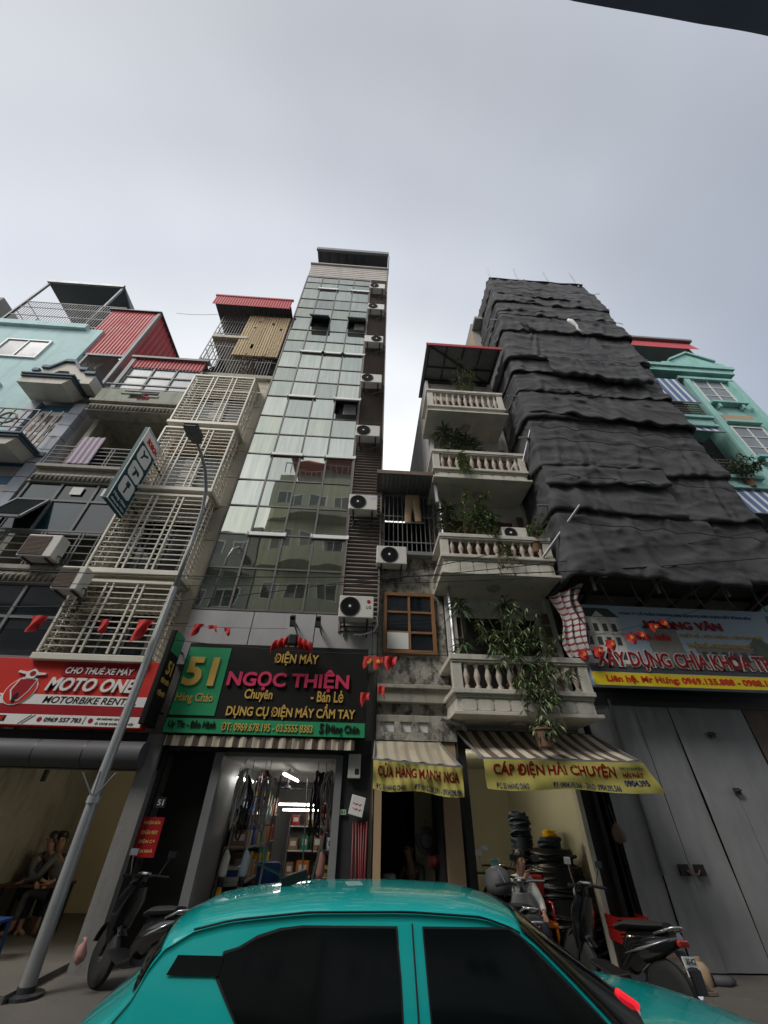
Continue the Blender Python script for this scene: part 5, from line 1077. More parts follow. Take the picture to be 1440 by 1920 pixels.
cable('dark cable running down the glass from the open windows', (-2.5, 8.05, 18.2), (-.7, 8.05, 5.2), .02, .006) if 0 else None
# ================================================================ turquoise car on the road
CYC = 3.34
car = thing('car', 'bright turquoise taxi hatchback with black windows passing on the road', 'car', (0.6, CYC, 0))
PX_ = [-1.42,-1.40,-1.36,-1.24,-1.10,-1.02,-.98,-.93,-.80,-.6,-.2,.3,.7,.9,1.0,1.25,1.5,1.58,1.8,2.1,2.4,2.58,2.66,2.68]
PZ_ = [.45,.78,.98,1.10,1.20,1.28,1.36,1.415,1.465,1.495,1.525,1.53,1.515,1.475,1.425,1.27,1.115,1.10,1.08,1.035,.96,.86,.72,.45]
ztop = lambda x: float(np.interp(x, PX_, PZ_))
plan = lambda x: float(np.interp(x, [-1.42,-1.3,-1.0,-.5,1.6,2.2,2.55,2.68], [.80,.90,.965,1,1,.97,.88,.76]))
def hwf(x, z):
    if z < .95: h = float(np.interp(z, [.2,.35,.6,.85,.95], [.76,.82,.845,.845,.82]))
    else: h = .82-.25*((z-.95)/.5)**1.15
    return h*plan(x)
shift = lambda x: float(np.interp(x, [-1.42,-.9,-.5,.6,.95,1.6,2.2,2.68], [.16,.15,0,0,-.13,-.28,-.25,-.30]))
def surf(x, s):
    """s in -1..1 across the car: |s| 1 = sill, .45 = roof edge, 0 = centre line"""
    a = abs(s); zt = ztop(x); ze = max(.3, zt-.06); sg = -1 if s < 0 else 1
    if a >= .42:
        q = (a-.42)/.58; z = ze+(.22-ze)*q; h = hwf(x, z); p = (x+shift(x)*min(1, (h/.8))**2, sg*h, z)
    else:
        h = hwf(x, ze); q = a/.42; g = math.sin(q*math.pi/2); y = h*g*(1-.02*q); zz = ze+(zt-ze)*(max(0, 1-(g**2.6))**.62); p = (x+shift(x)*min(1, (y/.8))**2, sg*y, zz)
    return (p[0], CYC+p[1], p[2])
xs_ = sorted(set([round(v, 3) for v in list(np.interp(np.linspace(0, len(PX_)-1, 90), range(len(PX_)), PX_))]))
ss = sorted(set([-1+.58*i/44 for i in range(45)]+[-.42+.84*i/24 for i in range(25)]+[.42+.58*i/44 for i in range(45)]))
m = MB(); V = [surf(x, s) for x in xs_ for s in ss]; ns = len(ss)
m.add(V, [(i*ns+j, i*ns+j+1, (i+1)*ns+j+1, (i+1)*ns+j) for i in range(len(xs_)-1) for j in range(ns-1)]+[tuple(range(ns)), tuple((len(xs_)-1)*ns+j for j in range(ns))[::-1]])
mt['car_paint'] = M('turquoise car paint', (.008, .70, .655), .25, var=0, coat=1, spec=.5)
mt['red_lens'] = M('red lens', (.75,.02,.03), .2, var=0, coat=.5)
mt['car_glass'] = M('black tinted car glass', (.006, .009, .010), .08, var=0, spec=.5)
body = m.build('body', mt['car_paint'], car, smooth=True)
def unshift(x, z):
    st = x
    for _ in range(12): st = x-shift(st)*min(1, hwf(st, z)/.8)**2
    return st
def side_patch(rows, name, mat, lift=.006, n=14, sd=-1):
    """rows: (z, x left, x right)"""
    zs = [r[0] for r in rows]; P = []
    zz = sorted(set(zs+list(np.linspace(zs[0], zs[-1], 22))))
    for z in zz:
        a, b = np.interp(z, zs, [r[1] for r in rows]), np.interp(z, zs, [r[2] for r in rows])
        for i in range(n+1): x = a+(b-a)*i/n; st = unshift(x, z); P.append((x, CYC+sd*(hwf(st, z)+lift), z))
    return MB().add(P, [(j*(n+1)+i, j*(n+1)+i+1, (j+1)*(n+1)+i+1, (j+1)*(n+1)+i) for j in range(len(zz)-1) for i in range(n)]).build(name, mat, car, smooth=True)
for sd in (-1, 1):
    side_patch([(.98,-.30,.252),(1.14,-.41,.249),(1.285,-.57,.245),(1.345,-.565,.239),(1.36,-.50,.237),(1.39,-.43,.237),(1.415,-.32,.235),(1.425,-.22,.234)], 'rear_window', mt['car_glass'], sd=sd)
    side_patch([(.98,.385,1.34),(1.19,.38,1.11),(1.40,.375,.85),(1.425,.375,.80)], 'front_window', mt['car_glass'], sd=sd)
    side_patch([(.98,-.31,.262),(1.14,-.42,.259),(1.277,-.578,.255),(1.352,-.573,.249),(1.366,-.508,.247),(1.40,-.43,.247),(1.423,-.33,.245),(1.432,-.22,.244)], 'window_seal', mt['rubber'], lift=.003, sd=sd)
    side_patch([(.98,.377,1.35),(1.19,.372,1.12),(1.40,.367,.86),(1.432,.367,.80)], 'window_seal', mt['rubber'], lift=.003, sd=sd)
    side_patch([(1.285,-.80,-.565),(1.34,-.775,-.562)], 'quarter_glass', mt['car_glass'], sd=sd, lift=.010)
    MB().tube([(lambda p: (p[0], p[1], p[2]+.003))(surf(x, sd*.40)) for x in np.linspace(-.80, .92, 30)], .006, 5).build('roof_trim', mt['black'], car, smooth=True)
    MB().tube([(x, CYC+sd*(hwf(x, z)+.004), z) for x, z in ((.32,.3),(.325,.7),(.324,.97),(.321,1.2),(.318,1.44))], .004, 4).build('door_seam', mt['black'], car)
    MB().obox((.15, CYC+sd*.86, .82), (.16, .03, .03)).build('door_handle', mt['car_paint'], car, bevel=.008)
    MB().obox((.98, CYC+sd*.86, .82), (.16, .03, .03)).build('door_handle', mt['car_paint'], car, bevel=.008)
    MB().lathe([(.02,-.06),(.09,-.05),(.10,.0),(.07,.06),(.02,.08)], (1.22, CYC+sd*.95, 1.03), 14, 'x').bar((1.22, CYC+sd*.80, 1.0), (1.22, CYC+sd*.93, 1.02), .03).build('wing_mirror', mt['car_paint'], car, smooth='auto')
    MB().prism([(2.28,.72),(2.55,.70),(2.58,.80),(2.36,.84)], CYC+sd*.60, CYC+sd*.815).build('headlight', mt['grey_glass'], car, bevel=.01)
    MB().prism([(-1.36,.86),(-1.12,.88),(-1.15,.98),(-1.34,.96)], CYC+sd*.60, CYC+sd*.795).build('tail_light', mt['sign_red'], car, bevel=.01)
    for x in (-.86, 1.82):
        w = MB().lathe([(.20,-.09),(.30,-.09),(.325,-.06),(.325,.06),(.30,.09),(.20,.09)], (x, CYC+sd*.77, .325), 28, 'y').build('wheel', mt['rubber'], car, smooth='auto')
        m = MB().lathe([(.001,.02*sd),(.06,.05*sd),(.06,.09*sd),(.001,.095*sd)], (x, CYC+sd*.77, .325), 16, 'y')
        for k in range(10): g = k*math.pi/5; m.bar((x+.05*math.cos(g), CYC+sd*.84, .325+.05*math.sin(g)), (x+.2*math.cos(g), CYC+sd*.85, .325+.2*math.sin(g)), .03, .03)
        m.lathe([(.19,.075),(.21,.075),(.21,.095),(.19,.095)] if sd > 0 else [(.19,-.095),(.21,-.095),(.21,-.075),(.19,-.075)], (x, CYC+sd*.77, .325), 24, 'y')
        m.build('rim', mt['silver_paint'], w)
        MB().lathe([(.335,-.02),(.40,-.02),(.40,.02),(.335,.02)], (x, CYC+sd*.832, .325), 28, 'y').build('wheel_arch', mt['black'], car)
def top_patch(x0, x1, s0, name, mat, lift=.006):
    return MB().grid(lambda u, v: (lambda p: (p[0], p[1], p[2]+lift))(surf(x0+(x1-x0)*u, -s0+2*s0*v)), 16, 20).build(name, mat, car, smooth=True)
top_patch(.93, 1.52, .37, 'windscreen', mt['car_glass'], .012); top_patch(-1.03, -.955, .36, 'rear_screen', mt['car_glass'], .012)
MB().obox((-.35, CYC, 1.545), (.16, .05, .05), Matrix.Rotation(R(-15), 3, 'Y')).bar((-.38, CYC, 1.54), (-.62, CYC, 1.62), .012).build('aerial', mt['black'], car, bevel=.01)
_q = surf(1.50, -.10); MB().obox((_q[0], _q[1], _q[2]+.02), (.11, .05, .035), Matrix.Rotation(R(28), 3, 'Y')).build('taxi_light', EM('lit red lens', (1, .02, .04), .5), car, bevel=.012)

# ================================================================ motorbikes
def scooter(label, loc, rz, main, trim, plate='29-B1 570.87', bag=False, group='motorbikes parked on the pavement', lean=R(5)):
    t = thing('scooter', label, 'motorbike', (0, 0, 0), group)
    for x in (.62, -.60):
        w = MB().lathe([(.17,-.05),(.23,-.05),(.262,-.03),(.27,0),(.262,.03),(.23,.05),(.17,.05)], (x, 0, .27), 26, 'y').build('wheel', mt['rubber'], t, smooth='auto')
        m = MB().lathe([(.165,-.03),(.18,-.03),(.18,.03),(.165,.03)], (x, 0, .27), 24, 'y').lathe([(.05,-.05),(.05,.05)], (x, 0, .27), 12, 'y')
        for k in range(5): g = k*2*math.pi/5; m.bar((x, 0, .27), (x+.17*math.cos(g), 0, .27+.17*math.sin(g)), .03)
        m.build('rim', mt['silver_paint'], w)
    m = MB(); m.tube([(.62+.32*math.cos(a), 0, .27+.32*math.sin(a)) for a in np.linspace(.3, 2.5, 9)], [(.065,.012)]*9, 8); m.tube([(.62,.07,.27),(.52,.06,.6)], .018, 6).tube([(.62,-.07,.27),(.52,-.06,.6)], .018, 6)
    m.build('front_fender', main, t, smooth='auto')
    MB().tube([(.60,0,.36),(.52,0,.55),(.46,0,.78),(.40,0,.93)], [(.05,.05),(.17,.07),(.20,.07),(.13,.06)], 14).build('front_shield', main, t, smooth='auto')
    MB().tube([(.35,0,.34),(.0,0,.28),(-.2,0,.34)], [(.15,.03),(.16,.04),(.13,.06)], 10).build('floorboard', mt['black'], t, smooth='auto')
    MB().tube([(-.12,0,.40),(-.30,0,.58),(-.58,0,.64),(-.86,0,.72)], [(.12,.10),(.15,.15),(.14,.11),(.05,.05)], 14).build('rear_body', main, t, smooth='auto')
    MB().tube([(-.06,0,.70),(-.25,0,.745),(-.5,0,.77),(-.74,0,.80)], [(.07,.03),(.13,.045),(.13,.045),(.09,.03)], 12).build('seat', mt['rubber'], t, smooth='auto')
    for s in (-1, 1): MB().tube([(-.2, s*.135, .50), (-.45, s*.155, .58), (-.78, s*.10, .70)], [.006,.014,.006], 6).build('side_trim', trim, t, smooth=True)
    m = MB().tube([(.40,0,.93),(.38,0,1.0),(.36,.14,1.03),(.30,.34,1.02)], [.03,.025,.016,.018], 8).tube([(.38,0,1.0),(.36,-.14,1.03),(.30,-.34,1.02)], [.025,.016,.018], 8)
    h = m.build('handlebar', mt['black'], t, smooth='auto')
    MB().tube([(.45,0,.92),(.42,0,1.0),(.36,0,1.05)], [(.09,.05),(.12,.06),(.08,.04)], 12).build('handlebar_cover', main, t, smooth='auto')
    MB().lathe([(.03,-.012),(.075,-.012),(.08,.0),(.07,.012),(.03,.012)], (.33, 0, 1.055), 20).build('dashboard', trim, t)
    MB().lathe([(.001,.05),(.05,.045),(.075,.01),(.07,0)], (.485, 0, .94), 16, 'x').build('headlight', mt['grey_glass'], t, smooth='auto')
    for s in (-1, 1):
        MB().tube([(.34,s*.2,1.03),(.33,s*.25,1.15),(.31,s*.28,1.23)], .007, 6).obox((.31,s*.29,1.26), (.02,.11,.075)).build('mirror', mt['chrome'] if s > 0 else mt['black'], t, bevel=.01)
    MB().obox((-.875,0,.69), (.05,.15,.06)).build('tail_light', mt['red_paint'], t, bevel=.015)
    p = MB().obox((-.90,0,.53), (.012,.19,.14), Matrix.Rotation(R(12), 3, 'Y')).build('number_plate', mt['plate'], t)
    a, b = plate.split(' ')
    for s_, z in ((a, .545), (b, .48)):
        letters(p, s_, -.075, .075, z, z+.045, 0, mt['sign_black'], .02, 0, .002, frame=(Vector((-.908,0,0)), Vector((0,-1,0)), Vector((0,0,1)), Vector((-1,0,0))))
    MB().tube([(-.1,-.14,.24),(-.4,-.17,.24),(-.78,-.17,.33)], [.02,.045,.05], 10).build('exhaust', mt['chrome'], t, smooth='auto')
    MB().tube([(-.80,0,.62),(-.92,0,.5),(-.94,0,.34)], [(.09,.01),(.1,.012),(.09,.01)], 8).build('mudguard', mt['black'], t)
    MB().tube([(-.62,.1,.72),(-.86,.1,.80),(-.9,0,.81),(-.86,-.1,.80),(-.62,-.1,.72)], .014, 6).build('grab_rail', mt['silver_paint'], t, smooth=True)
    t.location = loc; t.rotation_euler = (lean, 0, rz); ORG[t.name] = Vector(loc); return t
scooter('gloss black scooter parked between the street lamp and the car', (-2.62, 7.15, .15), R(140), mt['black_paint'], mt['chrome'])
pb = MB().lathe([(.02,.0),(.10,.06),(.12,.16),(.09,.28),(.03,.36),(.035,.42)], (0,0,0), 12)
pb.v = [(x+.02*math.sin(z*40), y+.03*math.sin(z*30+x*20), z) for x, y, z in pb.v]
bg_ = pb.build('plastic_bag', mt['pink_plastic'], smooth=True); bg_.location = (-3.24, 7.25, .40); bg_.scale = (.55, .5, .55); tag(bg_, 'pink plastic bag hung on the front of the black scooter', 'bag')
scooter('silver motorbike with bright chrome handlebar, its front peeking over the turquoise car', (2.40, 7.0, .15), R(75), mt['silver_paint'], mt['chrome'], lean=R(-6))
scooter('dark scooter with white number plate parked in front of the cable shop', (3.25, 6.75, .15), R(112), mt['black_paint'], mt['silver_paint'], '30-K2 418.06')
scooter('dark scooter loaded with a grey bundle inside the entrance of the cable shop', (2.25, 7.9, .15), R(95), mt['black_paint'], mt['silver_paint'], '29-E1 331.52')
scooter('dark motorbike standing deeper inside the cable shop behind the silver motorbike', (2.55, 8.9, .17), R(80), mt['black_paint'], mt['silver_paint'], '30-F4 220.19')
tag(MB().lathe([(.03,0),(.17,.02),(.2,.12),(.17,.26),(.05,.32)], (2.18, 7.72, 1.0), 12).build('cloth_bundle', mt['grey_cloth'], smooth=True), 'grey cloth bundle on the seat of the scooter in the cable shop', 'bundle')

# ================================================================ people
def skin(name, verts, edges, radii, mat, parent, sub=1):
    me = bpy.data.meshes.new(name); me.from_pydata([tuple(v) for v in verts], edges, []); o = bpy.data.objects.new(name, me); COL.objects.link(o)
    o.modifiers.new('skin', 'SKIN').use_smooth_shade = True; sb = o.modifiers.new('sub', 'SUBSURF'); sb.levels = sub; sb.render_levels = sub
    sv = me.skin_vertices[0].data
    for i, r in enumerate(radii): sv[i].radius = (r, r) if not isinstance(r, tuple) else r
    sv[0].use_root = True
    bpy.context.view_layer.update(); dg = bpy.context.evaluated_depsgraph_get(); m2 = bpy.data.meshes.new_from_object(o.evaluated_get(dg))
    bpy.data.objects.remove(o); bpy.data.meshes.remove(me); m2.name = name; m2.materials.clear(); m2.materials.append(mat)
    m2.polygons.foreach_set('use_smooth', [True]*len(m2.polygons))
    ob = bpy.data.objects.new(name, m2); COL.objects.link(ob); ob.parent = parent; ORG[ob.name] = ORG.get(parent.name, Vector()).copy(); return ob
def seated(label, loc, rz, shirt, trousers, lift=0., seat=.45, arm_up=False, cap=None, bend=0.12):
    """a seated person facing local -Y; loc is the ground under the hips"""
    t = thing('person', label, 'person', (0, 0, 0))
    h = seat+.10; b = bend
    J = {'hip': (0,0,h), 'waist': (0,-.01-b*.3,h+.2), 'chest': (0,-.02-b,h+.38), 'neck': (0,-.03-b*1.5,h+.53), 'head0': (0,-.05-b*1.7,h+.62), 'head1': (0,-.06-b*1.8,h+.72), 'head2': (0,-.05-b*1.8,h+.79)}
    order = list(J); E = [(0,1),(1,2),(2,3),(3,4),(4,5),(5,6)]; rad = [.13,.125,(.155,.11),.055,(.068,.08),(.078,.095),(.05,.06)]
    def addj(n, p, r, to): order.append(n); J[n] = p; rad.append(r); E.append((order.index(to), len(order)-1))
    for s, c in ((-1,'r'),(1,'l')):
        addj('sh'+c, (s*.18,-.02-b*1.1,h+.45), .06, 'chest')
        up = arm_up and s < 0
        addj('el'+c, (s*.24,-.16-b,h+.22), .045, 'sh'+c)
        addj('wr'+c, (s*.08,-.30-b,h+.50) if up else (s*.12,-.40-b,h+.14), .03, 'el'+c)
        w = Vector(J['wr'+c]); dirn = (w-Vector(J['el'+c])).normalized()
        addj('pa'+c, tuple(w+dirn*.07), (.038,.02), 'wr'+c)
        sidev = Vector((1,0,0))
        for k, ln in enumerate((.06,.075,.08,.07)):
            off = sidev*((k-1.5)*.02); a = w+dirn*.10+off; addj('f%d%s' % (k,c), tuple(a+dirn*.02), .009, 'pa'+c); addj('g%d%s' % (k,c), tuple(a+dirn*ln+Vector((0,0,-.02))), .008, 'f%d%s' % (k,c))
        addj('th'+c, tuple(w+dirn*.05-sidev*s*.045), .010, 'pa'+c); addj('ti'+c, tuple(w+dirn*.09-sidev*s*.055), .009, 'th'+c)
        addj('kn'+c, (s*.13,-.44,h+.02), .062, 'hip'); addj('an'+c, (s*.12,-.46,.09), .04, 'kn'+c); addj('to'+c, (s*.13,-.62,.035), .035, 'an'+c)
    skin('body', [J[k] for k in order], E, rad, mt['skin'], t)
    sv = ['hip','waist','chest','neck']; S_ = [J[k] for k in sv]; se = [(0,1),(1,2),(2,3)]; sr = [.145,.14,(.17,.125),.065]
    for s, c in ((-1,'r'),(1,'l')):
        S_.append(J['sh'+c]); sr.append(.075); se.append((2, len(S_)-1)); S_.append(J['el'+c]); sr.append(.058); se.append((len(S_)-2, len(S_)-1)); S_.append(tuple(Vector(J['el'+c]).lerp(Vector(J['wr'+c]), .85))); sr.append(.042); se.append((len(S_)-2, len(S_)-1))
    skin('shirt', S_, se, sr, mt[shirt], t)
    P_ = [J['hip']]; pe = []; pr = [.15]
    for s, c in ((-1,'r'),(1,'l')):
        P_.append(J['kn'+c]); pr.append(.075); pe.append((0, len(P_)-1)); P_.append(tuple(Vector(J['kn'+c]).lerp(Vector(J['an'+c]), .8))); pr.append(.058); pe.append((len(P_)-2, len(P_)-1))
    skin('trousers', P_, pe, pr, mt[trousers], t)
    hc = Vector(J['head1'])
    m = MB()
    m.grid(lambda u, v: tuple(hc+Vector((.09*math.sin(v*math.pi*.56)*math.cos(u*2*math.pi), .105*math.sin(v*math.pi*.56)*math.sin(u*2*math.pi)+.028, .022+.112*math.cos(v*math.pi*.56)-.05*v*math.sin(u*2*math.pi)))), 20, 10)
    m.build('hair', mt['hair'], t, smooth=True)
    m = MB(); m.tube([tuple(hc+Vector((0,-.085,.0))), tuple(hc+Vector((0,-.112,-.03))), tuple(hc+Vector((0,-.095,-.04)))], [.010,.017,.012], 6)
    for s in (-1, 1): m.tube([tuple(hc+Vector((s*.08,.0,.02))), tuple(hc+Vector((s*.092,.012,.0))), tuple(hc+Vector((s*.08,.005,-.035)))], [.008,.016,.008], 6)
    m.build('nose_and_ears', mt['skin'], t, smooth=True)
    m = MB()
    for s in (-1, 1): m.lathe([(.001,-.008),(.012,-.004),(.012,.004)], tuple(hc+Vector((s*.032,-.086,.005))), 8, 'y')
    m.build('eyes', mt['hair'], t); MB().obox(tuple(hc+Vector((0,-.088,-.058))), (.045,.012,.012)).build('mouth', mt['pink_plastic'], t, bevel=.004)
    t.location = loc; t.rotation_euler.z = rz; ORG[t.name] = Vector(loc); return t
seated('person seated at the left end of the table in the dim rental shop', (-6.1, 10.3, .15), R(75), 'grey_cloth', 'denim', bend=.2)
seated('person bent low over the table, in the middle of the three in the rental shop', (-5.75, 10.6, .15), R(20), 'denim', 'denim', bend=.3)
seated('person in dark clothes nearest the lamp post in the dim rental shop', (-5.35, 10.2, .15), R(-70), 'grey_cloth', 'grey_cloth', bend=.2)
seated('person in a white shirt seated in the cable shop, one hand raised to the face', (2.72, 8.55, .15), R(10), 'cloth_white', 'denim', arm_up=True, bend=.1, seat=.38)
seated('person in dark clothes seated in the gloom behind the old house doorway', (1.22, 9.4, .15), R(-40), 'grey_cloth', 'grey_cloth', bend=.15)
tb = thing('table', 'low dark table the three people sit round in the rental shop', 'table', (-5.7, 10.1, .15))
MB().box(-6.2, -5.2, 9.85, 10.45, .78, .82).build('tabletop', mt['dark_wood'], tb)
for x in (-6.16, -5.24):
    for y in (9.9, 10.4): MB().box(x-.025, x+.025, y-.025, y+.025, .15, .78).build('leg', mt['dark_metal'], tb)
def stool(label, x, y, mat):
    t = thing('stool', label, 'stool', (x, y, .15)); MB().box(x-.15, x+.15, y-.15, y+.15, .55, .59).build('seat', mat, t, bevel=.01)
    for i in (-1,1):
        for j in (-1,1): MB().bar((x+i*.12,y+j*.12,.55), (x+i*.16,y+j*.16,.15), .035).build('leg', mat, t)
stool('blue plastic stool inside the rental shop behind the street lamp pole', -5.2, 8.55, mt['blue_plastic'])
stool('small red plastic stool under the person in the white shirt', 2.72, 8.57, mt['red_paint'])

# ================================================================ plants on the balconies
def leaf(m, p, d, ln, w, droop, up=Vector((0,0,1))):
    d = d.normalized(); s = d.cross(up)
    s = s.normalized()*w/2 if s.length > 1e-3 else Vector((w/2,0,0)); q1 = p+d*ln*.45-Vector((0,0,droop*ln*.12)); q2 = p+d*ln*.95-Vector((0,0,droop*ln*.55))
    m.add([p, q1+s, q2, q1-s], [(0,1,2,3)])
def pot(t, x, y, z, r=.14, h=.24): MB().lathe([(r*.7,0),(r*.95,h*.9),(r*1.08,h*.9),(r*1.08,h),(r*.9,h),(r*.85,h*.85),(.001,h*.85)], (x, y, z), 16).build('pot', mt['pot'], t, smooth='auto')
def dracaena(label, x, y, z, heads, seed, mat='leaf_dark', ln=.42, w=.05, n=46):
    rn = random.Random(seed); t = thing('potted_plant', label, 'plant', (x, y, z), 'plants on the balconies'); pot(t, x, y, z)
    ms, ml = MB(), MB()
    for (dx, dy, hh) in heads:
        top = Vector((x+dx, y+dy, z+hh)); ms.tube([(x, y, z+.2), (x+dx*.4+.02, y+dy*.4, z+.2+(hh-.2)*.5), tuple(top)], [.022,.018,.014], 6)
        for k in range(n):
            g = k*2.4+rn.uniform(-.3,.3); el = rn.uniform(-.35, 1.35); dd = Vector((math.cos(g)*math.cos(el), math.sin(g)*math.cos(el), math.sin(el)))
            leaf(ml.use(1 if rn.random() < .18 else 0), top-Vector((0,0,rn.uniform(0,.22))), dd, ln*rn.uniform(.7,1.15), w*rn.uniform(.8,1.2), 1.1)
    ms.build('stem', mt['stem'], t); ml.build('leaves', [mt[mat], mt['leaf_mid']], t); return t
def shrub(label, x, y, z, tips, seed, mats=('leaf_mid','leaf_dark','leaf_light'), n=26, ln=.17, w=.04, withpot=True, spread=.16):
    rn = random.Random(seed); t = thing('potted_plant', label, 'plant', (x, y, z), 'plants on the balconies')
    if withpot: pot(t, x, y, z, .16, .26)
    ms, ml = MB(), MB(); base = Vector((x, y, z+.2))
    for tip in tips:
        tip = Vector(tip); mid = base.lerp(tip, .5)+Vector((rn.uniform(-.08,.08), rn.uniform(-.1,.02), .12)); pts = []
        for i in range(9):
            a = i/8; pts.append((1-a)**2*base+2*a*(1-a)*mid+a*a*tip)
        ms.tube([tuple(p) for p in pts], [.016-.0014*i for i in range(9)], 5)
        for k in range(n):
            a = rn.uniform(.35, 1); i = min(7, int(a*8)); p = pts[i].lerp(pts[i+1], a*8-i)+Vector((rn.gauss(0,spread*.5), rn.gauss(0,spread*.45), rn.gauss(0,spread*.5)))
            for q in range(rn.randint(4,7)):           # a whorl of hanging lance shaped leaves
                g = rn.uniform(0,6.28); dd = Vector((math.cos(g), math.sin(g)*.9, rn.uniform(-.9,.25)))
                leaf(ml.use(rn.choices((0,1,2),(5,3,2))[0]), p, dd, ln*rn.uniform(.7,1.2), w*rn.uniform(.8,1.2), .8)
    ms.build('stem', mt['stem'], t); ml.build('leaves', [mt[k] for k in mats], t); return t
z1, z2, z3, z4 = 3.70, 6.54, 9.30, 12.06
dracaena('tall spiky dark green plant at the left end of the lowest balcony', 2.05, 7.75, z1, [(0,-.1,1.85),(-.02,-.15,.95)], 1, n=60, ln=.48)
dracaena('spiky dark plant behind the bushy shrub on the lowest balcony', 3.0, 7.8, z1, [(.08,-.1,1.95)], 2, n=50, ln=.42)
shrub('big bushy green shrub leaning over the rail of the lowest balcony', 3.05, 7.5, z1, [(2.45,7.25,5.15),(2.75,7.2,5.4),(3.1,7.2,5.35),(2.35,7.15,4.7),(2.9,7.1,4.85),(3.3,7.1,4.95),(3.65,7.12,4.55),(2.6,7.1,4.4),(3.5,7.15,5.05)], 3, n=17, spread=.24)
shrub('green trailing branches hanging down the front of the lowest balcony to the awning', 3.1, 7.4, z1+.3, [(2.85,7.08,3.75),(3.2,7.05,3.7),(3.5,7.05,3.65),(3.0,7.02,3.3),(3.35,7.02,3.4),(3.7,7.05,3.9),(3.45,7.02,3.05),(2.95,7.02,3.05)], 4, n=11, withpot=False, spread=.2)
gb = shrub('small round plant pot hanging in front of the striped awning', 3.02, 6.98, 2.78, [(2.93,6.95,3.0),(3.1,6.95,3.02),(3.05,6.9,3.1),(2.95,6.9,2.9)], 5, n=12, withpot=True, spread=.1, ln=.12)
dracaena('dark spiky plant at the left of the second balcony', 2.0, 7.8, z2, [(0,-.12,1.75),(-.05,-.1,1.3),(.12,-.1,.9)], 6, n=52, ln=.5)
shrub('slender tree with a pale green top on the second balcony', 2.35, 7.6, z2, [(2.40,7.45,8.75),(2.42,7.4,8.6)], 7, ('leaf_light','leaf_mid','leaf_light'), n=14, ln=.14, spread=.1)
shrub('leafy green bush in the middle of the second balcony', 2.75, 7.6, z2, [(2.8,7.4,8.55),(2.65,7.4,8.2),(2.95,7.4,8.3),(3.05,7.4,8.0),(2.6,7.4,7.8),(2.9,7.35,7.7)], 8, ('leaf_mid','leaf_dark','leaf_light'), n=16, ln=.22, w=.05)
shrub('thin vine trailing over the rail and down the front of the second balcony', 3.05, 7.4, z2+.3, [(3.25,7.15,6.7),(3.15,7.12,6.1),(3.35,7.1,6.35),(2.9,7.12,5.9),(2.95,7.15,7.15)], 9, ('leaf_mid','leaf_light','leaf_mid'), n=7, ln=.10, withpot=False, spread=.1)
shrub('sprig of pale leaves at the right end of the second balcony, against the netting', 3.95, 7.4, z2+.2, [(4.1,7.1,7.6),(4.2,7.1,7.4),(3.9,7.1,7.45)], 10, ('leaf_light','leaf_mid','leaf_light'), n=7, ln=.12, spread=.1)
dracaena('wide spiky plant on the third balcony', 2.3, 7.75, z3, [(-.15,-.12,2.0),(.15,-.18,1.75),(.40,-.1,1.6),(.0,-.2,1.3)], 11, n=54, ln=.55)
dracaena('short dark spiky plant beside the wide one on the third balcony', 2.85, 7.7, z3, [(0,-.12,1.55),(.15,-.12,1.25)], 12, n=46, ln=.5)
shrub('bright green sprig in front of the third balcony balusters', 2.45, 7.2, z3-.15, [(2.4,7.1,9.75),(2.5,7.1,9.6),(2.45,7.05,9.3),(2.5,7.05,9.0)], 13, ('leaf_light','leaf_mid','leaf_light'), n=9, ln=.16, withpot=False, spread=.08)
shrub('thin open branched tree on the topmost balcony', 2.95, 7.6, z4, [(2.85,7.3,14.4),(3.15,7.3,14.85),(3.35,7.3,14.5),(2.6,7.3,13.5),(3.0,7.3,14.1),(3.3,7.25,13.9)], 14, ('leaf_mid','leaf_dark','leaf_mid'), n=16, ln=.13, w=.035, spread=.24)
shrub('potted bush half hidden on the balcony of the sea green house', 11.6, 8.0, 9.9, [(11.3,7.7,10.9),(11.8,7.7,11.0),(12.1,7.7,10.8),(11.0,7.7,10.7)], 15, ('leaf_dark','leaf_mid','leaf_dark'), n=18)
shrub('small plant on the roof terrace floor by the cage bars', -6.3, 8.6, 14.5, [(-6.3,8.5,15.3),(-6.1,8.5,15.2),(-6.5,8.5,15.1),(-6.0,8.4,15.0)], 16, ('leaf_dark','leaf_mid','leaf_dark'), n=10)

# ================================================================ laundry, shop goods, pavement clutter
tr = thing('trousers', 'khaki trousers hung from the bars of the old house window', 'trousers', (1.2, 8.1, 8.8))
m = MB()
for s in (-1, 1): m.tube([(1.17+s*.085, 8.06, 8.84), (1.17+s*.095, 8.05, 8.55), (1.17+s*.13, 8.06, 8.25), (1.17+s*.14, 8.06, 7.94+.06*(s > 0))], [(.04,.115),(.045,.105),(.04,.095),(.03,.085)], 12)
m.box(1.0, 1.34, 8.02, 8.10, 8.80, 8.89)
m.build('legs', mt['khaki'], tr, smooth='auto')
def lit_tube(label, p, q, mk='tube'):
    t = thing('tube_lamp', label, 'lamp', p, 'lit tubes in the 51 shop'); MB().tube([p, q], .022, 8).build('tube', mt[mk], t)
    d = Vector((0,0,.035)); MB().bar(v3(p)+d, v3(q)+d, .04, .025).build('fitting', mt['white_metal'], t); return t
lit_tube('lit white tube lamp near the left wall inside the 51 shop', (-2.30, 9.3, 2.42), (-2.24, 10.4, 2.42)); lit_tube('lit white tube lamp running back along the middle of the 51 shop ceiling', (-1.42, 9.3, 2.50), (-1.36, 11.2, 2.50))
lit_tube('long yellowish lit tube lamp across the back of the 51 shop', (-2.30, 13.6, 2.10), (-1.05, 13.6, 2.10)); lit_tube('shorter lit tube lamp just below the long one at the back of the 51 shop', (-1.9, 13.2, 1.98), (-.95, 13.2, 1.98))
